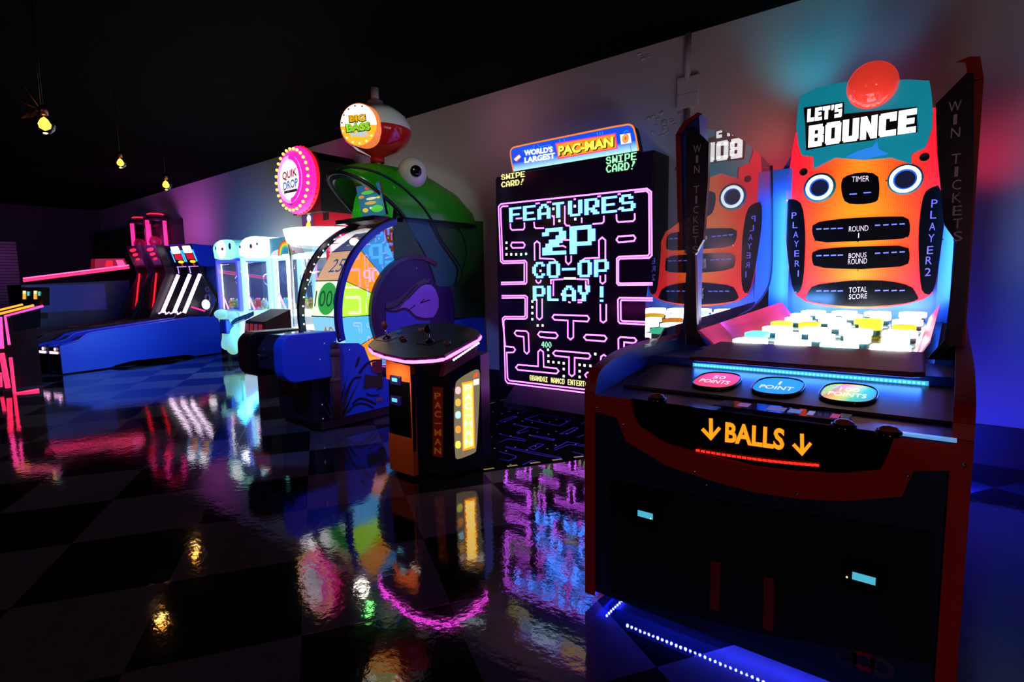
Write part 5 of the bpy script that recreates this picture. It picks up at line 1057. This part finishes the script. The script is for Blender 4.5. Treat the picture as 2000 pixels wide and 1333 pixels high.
def claw_machine(name, label, x0, x1, zb, zw0, zw1, frm, posts):
    ro_ = root(name, label, 'claw machine', ((x0+x1)/2, 5.0, 0)); yb = 5.30
    for px_ in (x0+.03, x1-.03):
        MB().box((px_-.03, YC_, zw0-.05), (px_+.03, YC_+.06, zw1+.05), posts).build('corner_post', ro_)
        MB().box((px_-.03, yb-.05, zw0-.05), (px_+.03, yb, zw1+.05), posts).build('corner_post', ro_)
    MB().box((x0, YC_, zw1-.0), (x1, yb, zw1+.05), frm).build('top_frame', ro_); MB().box((x0, YC_, zw0-.07), (x1, yb, zw0), frm).build('bottom_frame', ro_)
    MB().box((x0+.02, yb-.02, zw0), (x1-.02, yb-.0, zw1), mat('claw_back', (.03, .06, .16), .4)).build('back_panel', ro_)
    MB().box((x0+.06, YC_+.01, zw0), (x1-.06, YC_+.016, zw1), CLEAR).build('front_window', ro_)
    for px_ in (x0+.012, x1-.018): MB().box((px_, YC_+.06, zw0), (px_+.006, yb-.05, zw1), CLEAR).build('side_pane', ro_)
    MB().tube([(x0+.10, YC_+.06, zw0+.03), (x0+.10, YC_+.06, zw1-.03)], .013, TUBEW, 8).build('tube_light', ro_)
    MB().tube([(x0+.12, YC_+.045, zw0+.28), (x0+.30, YC_+.045, zw0+.03)], .014, TUBEP, 8).build('chute_tube', ro_)
    claw_rig(ro_, (x0+x1)/2, 4.98, zw1, zw1-.28)
    for x in (x0+.1, x1-.1): MB().box((x-.03, YC_+.05, 0), (x+.03, YC_+.12, zb+.01), BLACK).build('foot', ro_)
    for x in (x0+.1, x1-.1): MB().box((x-.03, 5.15, 0), (x+.03, 5.22, zb+.01), BLACK).build('foot', ro_)
    lamp('cabinet_lamp', 'AREA', ((x0+x1)/2, 4.95, zw1-.02), 6, (.9, .95, 1), ro_, .4, .3, aim=((x0+x1)/2, 4.95, 0))
    return ro_
# first: bear-shaped mint machine
cA = claw_machine('claw_machine', 'mint green bear-shaped claw machine, first from the blue ball lanes', -10.93, -10.06, .2, .98, 1.88, FRM, FRM)
hdm = MB().prism(smooth_closed(Cq([(88, 392), (80, 345), (70, 300), (74, 270), (100, 232), (165, 212), (245, 218), (268, 250), (272, 310), (272, 388)], 4.66), 1), (0, .5, 0), MINT, mat('mint_side', (.2, .7, .6), .4, emit=(.1, .7, .75), es=.5)).build('bear_head_sign', cA)
fm = MB(); cc = on(*C_(142, 300), y=4.65); fm.sphere(cc, .165, lit('muzzle_white', (1, 1, 1), 1.8), (1, .25, 1), 20, 12); fm.sphere(cc+Vector((.14, -.04, .0)), .035, mat('nose_pink', (.5, .1, .15), .4), (1, .5, .8), 10, 6)
ec = on(*C_(216, 272), y=4.655); fm.sphere(ec, .05, mat('eye_blue', (.01, .08, .18), .3), (.8, .3, 1.2), 12, 8); ec = on(*C_(95, 290), y=4.655); fm.sphere(ec, .03, mat('eye_blue', (.01, .08, .18), .3), (.6, .3, 1.2), 12, 8); fm.build('bear_face', hdm)
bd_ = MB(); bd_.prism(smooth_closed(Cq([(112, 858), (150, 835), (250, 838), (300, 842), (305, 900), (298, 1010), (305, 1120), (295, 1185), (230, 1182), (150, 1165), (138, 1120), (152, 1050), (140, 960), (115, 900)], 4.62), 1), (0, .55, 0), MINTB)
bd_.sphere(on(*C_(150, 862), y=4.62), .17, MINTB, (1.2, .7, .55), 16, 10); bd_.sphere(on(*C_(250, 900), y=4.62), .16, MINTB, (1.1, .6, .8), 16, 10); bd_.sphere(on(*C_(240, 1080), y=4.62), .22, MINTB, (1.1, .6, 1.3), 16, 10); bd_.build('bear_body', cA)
c0 = on(*C_(183, 968), y=4.52); MB().box((c0.x-.12, 4.46, c0.z-.13), (c0.x+.12, 4.62, c0.z+.13), mat('slot_navy', (.01, .03, .25), .3)).build('control_box', cA, bevel=.02)
# second: white dome machine
cB = claw_machine('claw_machine', 'white dome-topped claw machine, second from the blue ball lanes', -9.93, -8.97, .15, .99, 1.88, FRC, FRC)
hdm = MB().prism(smooth_closed(Cq([(302, 372), (298, 300), (302, 260), (335, 205), (420, 182), (500, 195), (537, 235), (541, 300), (541, 368)], 4.66), 1), (0, .5, 0), WHG).build('dome_sign', cB)
fm = MB()
for a, b_, s_ in ((400, 272, .045), (305, 278, .03), (453, 252, .028)): fm.sphere(on(*C_(a, b_), y=4.655), s_, mat('face_pink', (.5, .15, .2), .4) if a == 400 else mat('eye_blue', (.01, .08, .18), .3), (1, .3, .9), 12, 8)
fm.build('dome_face', hdm)
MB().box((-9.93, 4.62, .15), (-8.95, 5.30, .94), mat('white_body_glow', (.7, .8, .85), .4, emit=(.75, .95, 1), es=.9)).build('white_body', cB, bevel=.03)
c0 = on(*C_(415, 990), y=4.55); MB().box((c0.x-.09, 4.50, c0.z-.13), (c0.x+.09, 4.63, c0.z+.13), mat('slot_navy2', (.02, .12, .3), .3)).build('control_box', cB, bevel=.02)
# third: rainbow header, two windows
cC = claw_machine('claw_machine', 'double-window claw machine with a rainbow picture along its header', -8.88, -7.62, .15, 1.02, 1.88, WHG, FRC)
MB().box((-8.40, YC_, .98), (-8.28, YC_+.05, 1.92), WHG).build('centre_post', cC); MB().box((-8.86, YC_, .15), (-7.66, 5.3, .95), mat('white_body_glow', (.7, .8, .85))).build('white_body', cC, bevel=.02)
hd3 = MB().box((-8.88, YC_-.0, 1.90), (-7.62, 5.3, 2.20), mat('header_sky', (.10, .45, .6), .4, emit=(.08, .40, .55), es=.6)).build('header', cC)
rb = MB(); rc = on(*C_(705, 362), y=YC_)
for k, cl in enumerate(((.9, .05, .04), (1, .4, .02), (1, .85, .05), (.15, .75, .1), (.05, .35, .85))):
    r1, r0 = .24-k*.026, .24-(k+1)*.026; A = [(rc.x+r1*math.cos(math.radians(q)), YC_-.004, rc.z+.02+r1*math.sin(math.radians(q))) for q in range(0, 181, 10)]; Bb = [(rc.x+r0*math.cos(math.radians(q)), YC_-.004, rc.z+.02+r0*math.sin(math.radians(q))) for q in range(0, 181, 10)]
    rb.add(A+Bb, [(i, i+1, 19+i+1, 19+i) for i in range(18)], lit('bow_%d' % k, cl, .9))
rb.poly([(rc.x+.12, YC_-.003, 1.92), (rc.x+.55, YC_-.003, 1.92), (rc.x+.5, YC_-.003, 2.0), (rc.x+.36, YC_-.003, 2.13), (rc.x+.2, YC_-.003, 2.02)], lit('hill_violet', (.10, .03, .2), .8)); rb.poly(smooth_closed([(rc.x-.5, YC_-.003, 1.92), (rc.x-.1, YC_-.003, 1.92), (rc.x-.15, YC_-.003, 2.02), (rc.x-.38, YC_-.003, 2.0)], 2), lit('cloud', (.75, .9, .95), .9)); rb.build('rainbow_picture', hd3)
dsk = MB()
for x in (-8.62, -7.98): dsk.disc((x, 5.20, 1.60), (0, -1, 0), .15, lit('disc_sky', (.3, .75, 1), 1.0), 24, .09); dsk.disc((x, 5.195, 1.60), (0, -1, 0), .085, mat('disc_dark', (.05, .06, .04), .4), 20)
dsk.build('prize_discs', cC)
random.seed(21); TN_ = ('yellow', 'red', 'lime', 'white', 'pink', 'blue')
k = 0
for mx0, mx1, gp, where in ((-10.80, -10.12, 'plush toys in the mint claw machine', 'the mint bear claw machine'), (-9.80, -9.10, 'plush toys in the white claw machine', 'the white dome claw machine'), (-8.72, -7.8, 'plush toys in the rainbow claw machine', 'the rainbow claw machine')):
    for i in range(6):
        ci = (i*2+k) % 6; c2 = (ci+3) % 6; x = mx0+(mx1-mx0)*(i % 3+.5)/3; yy_ = 4.86 if i < 3 else 5.12; r = .075
        plush('plush_toy', 'small %s plush toy heaped inside %s' % (TN_[ci], where), (x, yy_, .995 if mx0 < -10 else (1.005 if mx0 < -9 else 1.025)), r, (PLC[ci], PLC[c2]), gp)
    k += 1
# ================================================================== BALL LANES
def lane_frame(O, ang): return Vector(O), Vector((-math.sin(ang), math.cos(ang), 0)), Vector((math.cos(ang), math.sin(ang), 0))
LA = math.atan2(.23, .973)
def lane(name, label, O, w, side, dark, tubes, score, head, group, simple=False):
    O, d, r = lane_frame(O, LA); ro_ = root(name, label, 'ball lane', O, LA, group)
    def q(s, z, x): return O+d*s+r*x+Vector((0, 0, z))
    pr = [(0, .02), (0, .49), (.28, .54), (.43, .64), (.60, .665), (1.84, .77), (2.58, .82), (2.95, .82), (2.95, .02), (2.35, .02), (2.15, .07), (1.1, .085), (.85, .05), (.75, .02)]
    for x in (-w, -.03): MB().prism([q(s, z, x) for s, z in pr], r*.03, side).build('side_panel', ro_)
    MB().prism([q(s, z-.04, -w+.03) for s, z in pr[1:8]]+[q(2.9, .55, -w+.03), q(.05, .35, -w+.03)], r*(w-.06), dark).build('lane_bed', ro_)
    MB().prism([q(.0, .05, -w+.03), q(.0, .46, -w+.03), q(.04, .46, -w+.03), q(.04, .05, -w+.03)], r*(w-.06), GLOSSBLACK).build('front_panel', ro_)
    st_ = MB(); pw = lit('lane_slot_pink', (1, .55, .95), 2.2)
    if tubes is not None:
        st_.prism([q(-.015, .35, -w+.06), q(-.015, .35, -.07), q(-.015, .39, -.07), q(-.015, .39, -w+.06)], d*.012, pw); st_.sphere(q(-.01, .43, -w*.38), .03, pw, (1.4, .4, .9), 12, 8)
        st_.build('lit_slot', ro_)
    rl_ = MB(); rl_.tube([q(s, z+.012, -.015) for s, z in ((.02, .49), (.28, .54), (.43, .64), (.60, .665), (2.2, .79))], .014, mat('rail_violet' if tubes is not None else 'rail_dark', (.15, .14, .75) if tubes is not None else (.03, .01, .02), .2), 8); rl_.build('rail', ro_)
    # wings beside the target board, and the head with display
    for x in (-w, -.03):
        if tubes is not None and x > -.1:
            wg = MB(); C1 = [(2.58, 1.88), (2.62, 1.71), (2.93, 1.14), (2.71, .80)]; C2 = [(2.66, 1.88), (2.70, 1.72), (3.02, 1.14), (2.80, .80)]
            for i in range(3): wg.prism([q(*C1[i], x), q(*C1[i+1], x), q(*C2[i+1], x), q(*C2[i], x)], r*.03, BLACK)
            wg.build('wing_frame', ro_); MB().prism([q(2.24, .89, x+.01), q(2.62, 1.71, x+.01), q(2.92, 1.14, x+.01), q(2.72, .84, x+.01)], r*.006, CLEAR).build('clear_wing', ro_)
        else: MB().prism([q(2.20, .80, x), q(2.24, .89, x), q(2.62, 1.72, x), q(2.60, 1.88, x), q(2.95, 1.90, x), q(2.95, .80, x)], r*.03, dark).build('wing', ro_)
    MB().prism([q(2.98, .80, -w+.03), q(2.98, 1.9, -w+.03), q(3.03, 1.9, -w+.03), q(3.03, .80, -w+.03)], r*(w-.06), mat('target_back', (.015, .05, .35), .4) if tubes is not None else dark).build('target_board', ro_)
    tg = MB(); bn_ = -d
    for z, s_, rr in ((1.02, 2.84, .10), (1.20, 2.86, .08), (1.38, 2.87, .06)):
        tg.lathe([(rr, -.02), (rr, .02), (rr*.8, .02), (rr*.8, -.02)], q(s_, z, -w/2), d, mat('ring_grey', (.35, .3, .45), .3), 20)
    tg.build('target_rings', ro_)
    h_ = MB(); h_.prism([q(2.45, 2.31, -w), q(2.60, 1.86, -w), q(2.95, 1.86, -w), q(2.95, 2.29, -w)], r*w, side if tubes is not None else dark); ho = h_.build('score_head', ro_)
    n = Vector(d*-.45+Vector((0, 0, -.15))).normalized(); fo = -d*.006
    def hq(u, v): return q(2.45+.15*v, 2.31-.45*v, -w+u*w)+fo-Vector((0, 0, .002))
    if head == 'blue':
        dk = MB(); dk.prism([hq(.03, .03), hq(.97, .03), hq(.97, .97), hq(.03, .97)], d*.004, GLOSSBLACK); do = dk.build('display', ho)
        x_ = MB(); f2 = -d*.004
        x_.poly([p+f2 for p in smooth_closed([hq(.16, .12), hq(.2, .08), hq(.82, .08), hq(.86, .12), hq(.86, .36), hq(.82, .4), hq(.2, .4), hq(.16, .36)], 0)], lit('score_white', (1, 1, 1), 2.2)); x_.poly([p+f2 for p in [hq(.22, .42), hq(.86, .42), hq(.86, .68), hq(.22, .68)]], lit('score_red', (.75, .01, .03), .8))
        x_.poly([p+f2 for p in smooth_closed([hq(.36, .72), hq(.82, .72), hq(.82, .84), hq(.36, .84)], 1)], lit('score_yellow', (1, .62, .02), 1.5)); x_.poly([p+f2*2 for p in [hq(.55, .86), hq(.68, .86), hq(.68, .97), hq(.55, .97)]], lit('score_red', (.75, .01, .03), .8))
        x_.build('score_picture', do)
        for u in (.08, .94): MB().tube([hq(u, .25), hq(u, .78)], .013, lit('cyan_tube', (.05, .45, 1), 1.6), 6).build('cyan_tube', ho)
        tr_ = MB(); tr_.stroke([hq(.03, 1.0)+f2, hq(.97, 1.0)+f2], .014, n, lit('violet_line', (.6, .3, 1), 1.3)); tr_.tube([q(2.60, 1.86, -w+.03), q(2.62, 1.72, -w+.03)], .009, lit('violet_line', (.6, .3, 1), 1.3), 6); tr_.build('head_light', ho)
    else:
        x_ = MB(); f2 = -d*.006; rm_ = lit('hand_red', (1, .03, .06), .9)
        for k in range(3): x_.poly([p+f2 for p in smooth_closed([hq(.2+.08*k, .15+.22*k), hq(.75, .10+.22*k), hq(.80, .22+.2*k), hq(.30+.08*k, .30+.2*k)], 1)], rm_)
        x_.build('red_emblem', ho); MB().prism([hq(.3, .6)+f2, hq(.95, .6)+f2, hq(.95, .9)+f2, hq(.3, .9)+f2], d*.003, mat('display_grey', (.06, .06, .07), .3)).build('display', ho)
        MB().tube([q(2.50, .98, -w*.82), q(2.64, 1.74, -w*.82)], .018, lit('red_tube', (1, .01, .02), 1.2), 8).build('red_tube', ro_)
        MB().prism([q(2.86, .95, -w+.04), q(2.86, 1.85, -w+.04), q(2.87, 1.85, -.04), q(2.87, .95, -.04)], d*.01, mat('red_backing', (.5, .01, .03), .4, emit=(.9, .01, .05), es=.35)).build('red_backing', ro_)
        MB().box((-0.08, -.04, 1.05), (.08, .04, 1.2), mat('target_grey', (.4, .35, .4), .4)).add([], [], BLACK)
    if tubes is not None:
        for x in tubes: MB().tube([q(2.20, .92, x), q(2.60, 1.69, x)], .033, lit('tube_pinkwhite', (1, .75, 1), 3.2), 10).build('tube_light', ro_)
        zz = MB(); zz.tube([q(2.12, .90, -w+.03), q(2.16, .94, -w*.7), q(2.16, .94, -w*.5), q(2.12, .89, -w*.3), q(2.16, .93, -.05)], .014, lit('zig_pink', (1, .6, 1), 1.8), 6); zz.build('zigzag_light', ro_)
        ba = MB(); ba.sphere(q(2.76, 1.06, -w*.35), .13, lit('globe_white', (1, .93, 1), 1.8), (1, .5, .8), 16, 10); ba.build('lit_globe', ro_)
        MB().tube([q(2.5, 1.02, -w*.6), q(2.72, .92, -w*.3)], .016, lit('tube_red_pink', (1, .02, .3), 1.5), 6).build('pink_tube', ro_)
    return ro_
LSB = mat('lane_blue', (.01, .07, .75), .35); LDK = mat('lane_dark', (.012, .006, .012), .35)
O1 = (-11.57, 2.39, 0); w1 = .37
lane('ball_lane', 'blue-sided ball alley lane on the right of its pair, nearest the mint claw machine', O1, w1, LSB, LDK, (-w1+.03, -.02), None, 'blue', 'blue ball alley lanes')
r_ = Vector((.973, .23, 0))
lane('ball_lane', 'blue-sided ball alley lane on the left of its pair, beside the red lanes', Vector(O1)-r_*(w1+.005), w1, LSB, LDK, (-w1+.03,), None, 'blue', 'blue ball alley lanes')
LRD = mat('lane_maroon', (.035, .006, .012), .35)
lane('ball_lane', 'dark red ball alley lane next to the blue lanes', Vector(O1)-r_*(2*w1+.06)-Vector((-.05, .22, 0)), .42, LRD, LDK, None, None, 'red', 'dark red ball alley lanes')
lane('ball_lane', 'dark red ball alley lane farthest from the blue lanes', Vector(O1)-r_*(2*w1+.50)-Vector((-.05, .30, 0)), .42, LRD, LDK, None, None, 'red', 'dark red ball alley lanes')
lamp('lane_fill', 'AREA', (-9.9, 2.9, 2.6), 48, (.08, .22, 1.0), None, .5, .5, aim=(-11.6, 3.9, .4))  # unseen blue area light added to brighten the lane sides
lamp('lane_floor_fill', 'AREA', (-9.7, 4.55, .65), 26, (.04, .38, .9), cB, 1.2, .5, aim=(-10.0, 3.6, 0))  # blue area light added to colour the floor before the lanes
# ---- two red-lit tube towers behind the red lanes
def tower(x, y, label):
    t = root('light_tower', label, 'light tower', (x, y, 0), 0, 'pink-lit tube towers behind the red lanes')
    MB().lathe([(0, 0), (.21, 0), (.21, 2.28), (.0, 2.28)], (x, y, 0), (0, 0, 1), BLACK, 20).build('pillar', t)
    PKT = lit('tower_pink', (1, .03, .30), 1.5)
    for a in (1.0, 1.5, 4.1, 4.6):
        MB().tube([(x+.17*math.cos(a), y+.17*math.sin(a), 2.30), (x+.17*math.cos(a), y+.17*math.sin(a), 2.92)], .04, PKT, 8).build('tube_light', t)
    MB().lathe([(.225, 2.28), (.225, 2.93), (.218, 2.93), (.218, 2.28)], (x, y, 0), (0, 0, 1), CLEAR, 28).build('clear_tube', t)
    MB().sphere((x, y-.05, 2.45), .13, mat('tower_ball', (.5, .03, .06), .4), n=14, rings=9).build('inner_ball', t)
    MB().lathe([(.235, 2.93), (.235, 2.98), (.15, 3.0), (.14, 3.05), (0, 3.06)], (x, y, 0), (0, 0, 1), BLACK, 24).build('cap', t)
    MB().lathe([(.13, 3.035), (.17, 3.055), (.13, 3.075)], (x, y, 0), (0, 0, 1), lit('tower_cap_red', (1, .02, .08), 1.2), 24).build('cap_light', t)
p1, p2 = on(277, 470, y=4.80), on(307, 465, y=4.80)
tower(p1.x, 4.80, 'pink-lit clear tube tower, left of the pair behind the red lanes'); tower(p2.x, 4.80, 'pink-lit clear tube tower, right of the pair behind the red lanes')
# ---- long counter with a red light line, left of the lanes
lc = root('shuffle_table', 'long dark blue game table with a bright red light line along its top edge', 'game table', (-13.9, 3.4, 0))
P0, P1 = on(46, 549, x=-13.3), on(251, 523, x=-14.4)
xa = -13.35
A0, A1 = Vector((-13.35, 2.2, 0)), Vector((-14.0, 4.9, 0)); dd = (A1-A0).normalized(); nn = Vector((dd.y, -dd.x, 0))
def tq(s, z, o=0): return A0+dd*s+nn*o+Vector((0, 0, z))
Z0, Z1 = on(46, 549, x=-13.40).z, on(251, 523, x=-13.95).z
MB().prism([tq(.1, .0), tq(2.0, .0), tq(2.0, 1.60), tq(.1, 1.52)], -nn*.5, mat('table_navy', (.010, .012, .05), .4)).build('table_body', lc)
MB().prism([tq(.15, 1.0, .01), tq(1.5, 1.0, .01), tq(1.5, 1.53, .01), tq(.15, 1.50, .01)], -nn*.01, mat('panel_blue', (.02, .03, .22), .35, emit=(.01, .02, .3), es=.10)).build('blue_panel', lc)
rl_ = MB(); RA, RB = onp(46, 549, tq(0, 0, .03), nn), onp(252, 523, tq(0, 0, .03), nn); rl_.tube([RA, RB], .022, lit('line_red', (1, .02, .10), 2.6), 8); rl_.tube([RA+Vector((0, 0, .045)), RB+Vector((0, 0, .05))], .014, lit('line_pink', (1, .1, .35), 2.2), 8); rl_.build('red_light_line', lc)
sbx = MB().prism([onp(185, 529, tq(0, 0, -.1), nn), onp(250, 521, tq(0, 0, -.1), nn), onp(243, 505, tq(0, 0, -.1), nn), onp(186, 506, tq(0, 0, -.1), nn)], -nn*.15, mat('sign_dark_red', (.12, .01, .02), .4, emit=(.5, .01, .03), es=.35)).build('sign_box', lc)
MB().prism([onp(203, 527, tq(0, 0, -.09), nn), onp(222, 525, tq(0, 0, -.09), nn), onp(220, 509, tq(0, 0, -.09), nn), onp(208, 509, tq(0, 0, -.09), nn)], -nn*.005, lit('sign_red2', (.8, .02, .02), .7)).build('red_picture', sbx); MB().prism([onp(232, 523, tq(0, 0, -.09), nn), onp(247, 521, tq(0, 0, -.09), nn), onp(240, 508, tq(0, 0, -.09), nn), onp(226, 508, tq(0, 0, -.09), nn)], -nn*.005, lit('sign_pink2', (.9, .15, .4), .7)).build('pink_picture', sbx)
# ---- neon-framed cabinet at the left edge
nc = root('neon_framed_cabinet', 'dark game frame outlined with red and orange neon tubes at the far left', 'arcade machine', (-10.6, 1.6, 0))
def c6(a, b_): return (a/6.057, 560+b_/6.057)
YN = 1.53
def Nq(a, b_, y=YN): return on(*c6(a, b_), y=y)
NR = lit('neon_red', (1, .02, .10), 2.2); NO = lit('neon_orange', (1, .28, .02), 2.2); NP = lit('neon_hotpink', (1, .05, .30), 2.2)
XN = -10.05
def Nx(a, b_, x=XN): return on(*c6(a, b_), x=x)
for pts, m_, rr, xx in (([(510, 230), (60, 350), (110, 690)], NP, .016, XN), ([(125, 840), (172, 1262), (460, 1222)], NR, .020, XN), ([(400, 222), (-10, 325)], NO, .016, -10.30), ([(270, 212), (-10, 280)], NO, .014, -10.55), ([(-5, 360), (20, 735)], NP, .026, -10.25), ([(20, 790), (95, 1200)], NR, .03, -10.20), ([(0, 1020), (10, 1190)], NR, .02, -10.4)):
    MB().tube([Nx(*p, xx) for p in pts], rr, m_, 8).build('neon_tube', nc)
MB().box((-11.3, 1.50, 0), (-10.65, 1.95, 1.0), mat('neon_cab', (.010, .006, .014), .3)).build('cabinet_body', nc)
MB().box((-10.65, 1.90, 1.02), (-10.06, 1.98, 1.10), BLACK).build('cross_bar', nc)
pan = MB().prism([Nx(150, 345), Nx(480, 262), Nx(480, 480), Nx(150, 540)], (-.01, 0, 0), mat('panel_navy', (.01, .01, .03), .6, spec=.1)).build('art_panel', nc)
for k, (a, b_) in enumerate(((310, 95), (440, 95))):
    hh = MB().prism([Nq(a-60, b_-85, 1.95), Nq(a+62, b_-85, 1.95), Nq(a+62, b_+130, 1.95), Nq(a-60, b_+130, 1.95)], (0, .08, 0), BLACK).build('player_screen', nc)
    pi_ = MB(); pi_.poly([Nq(a-42, b_-45, 1.945), Nq(a-5, b_-45, 1.945), Nq(a-5, b_+55, 1.945), Nq(a-42, b_+55, 1.945)], lit('scr_amber', (1, .45, .03), 1.2)); pi_.poly([Nq(a-38, b_-40, 1.942), Nq(a-8, b_-40, 1.942), Nq(a-8, b_-10, 1.942), Nq(a-38, b_-10, 1.942)], lit('scr_cream', (1, .85, .55), 1.4))
    pi_.poly([Nq(a+10, b_-35, 1.945), Nq(a+40, b_-35, 1.945), Nq(a+35, b_+15, 1.945), Nq(a+10, b_+15, 1.945)], lit('scr_teal', (.10, .6, .6), 1.0)); pi_.build('screen_picture', hh)
# ---- purple-edged stools/fronts beside it
# ================================================================== HANGING BULBS
AMB = lit('filament', (1, .45, .04), 9); BGL = glass('bulb_glass', (1, .80, .45), .02)
def bulb(px_, py_, zc, s, label):
    c = on(px_, py_, z=zc); t = root('hanging_bulb', label, 'light bulb', c, 0, 'amber filament bulbs on the ceiling')
    MB().sphere(c, .062*s, BGL, (1, 1, 1.05), 20, 12).build('globe', t)
    MB().lathe([(.0, -.042*s), (.030*s, -.024*s), (.036*s, .0), (.020*s, .032*s), (0, .05*s)], c, (0, 0, 1), AMB, 12).build('filament', t)
    MB().lathe([(.0, .058*s), (.026*s, .06*s), (.026*s, .10*s), (.02*s, .12*s), (0, .125*s)], c, (0, 0, 1), mat('brass_socket', (.35, .2, .15), .3, 1.0), 16).build('socket', t)
    MB().tube([c+Vector((0, 0, .12*s)), (c.x, c.y, ZC-.002)], .004, BLACK, 6).build('cord', t)
    lamp('bulb_light', 'POINT', c+Vector((0, 0, -.08*s)), 1.6, (1, .55, .15), t, .03)
    return c
bc1 = bulb(87, 243, 2.75, 1.2, 'nearest amber bulb hanging beside a dark bladed ornament')
bulb(235, 318, 2.9, 1.0, 'middle amber bulb hanging from the dark ceiling'); bulb(324, 361, 3.0, 1.3, 'farthest amber bulb hanging just above the top of the wall')
orn = root('bladed_ornament', 'dark metal bladed ornament hanging beside the nearest amber bulb', 'ornament', bc1+Vector((-.20, .03, .16)))
oc = bc1+Vector((-.20, .03, .16)); DM = mat('ornament_metal', (.10, .06, .04), .3, .8)
o_ = MB(); o_.sphere(oc, .035, DM, n=12, rings=8); o_.tube([oc, (oc.x, oc.y, ZC-.002)], .004, BLACK, 6); o_.build('hub', orn)
for a, b_ in ((45, 165), (40, 232), (35, 195), (58, 230), (76, 255), (70, 215)):
    q_ = on(a, b_, x=oc.x+.01) if False else on(a, b_, z=oc.z+(205-b_)*.004)
    v = (q_-oc); v = v*(min(1, .34/v.length)) if v.length > .34 else v
    t = v.normalized(); sdv = t.cross(Vector((.3, .8, .5))).normalized()*.014; MB().prism([oc+t*.02-sdv*.5, oc+v*.6-sdv*1.3, oc+v, oc+v*.6+sdv*1.3, oc+t*.02+sdv*.5], t.cross(sdv).normalized()*.004, DM).build('blade', orn)
# ---- duct stub on the wall behind the drop game
du = root('wall_duct', 'short grey duct stub with a dark vent on the wall behind the fish game', 'duct', on(680, 345, y=WY-.06))
a_, b__ = on(648, 330, y=WY), on(705, 358, y=WY)
MB().tube([(a_.x-.2, WY-.14, (a_.z+b__.z)/2+.02), (b__.x, WY-.14, (a_.z+b__.z)/2-.02)], .13, mat('duct_grey', (.30, .26, .26), .6), 16).build('duct_body', du)
MB().box(((a_.x+b__.x)/2, WY-.30, a_.z-.15), (b__.x-.03, WY-.26, a_.z+.02), mat('vent_dark', (.05, .04, .05), .5)).build('vent', du)
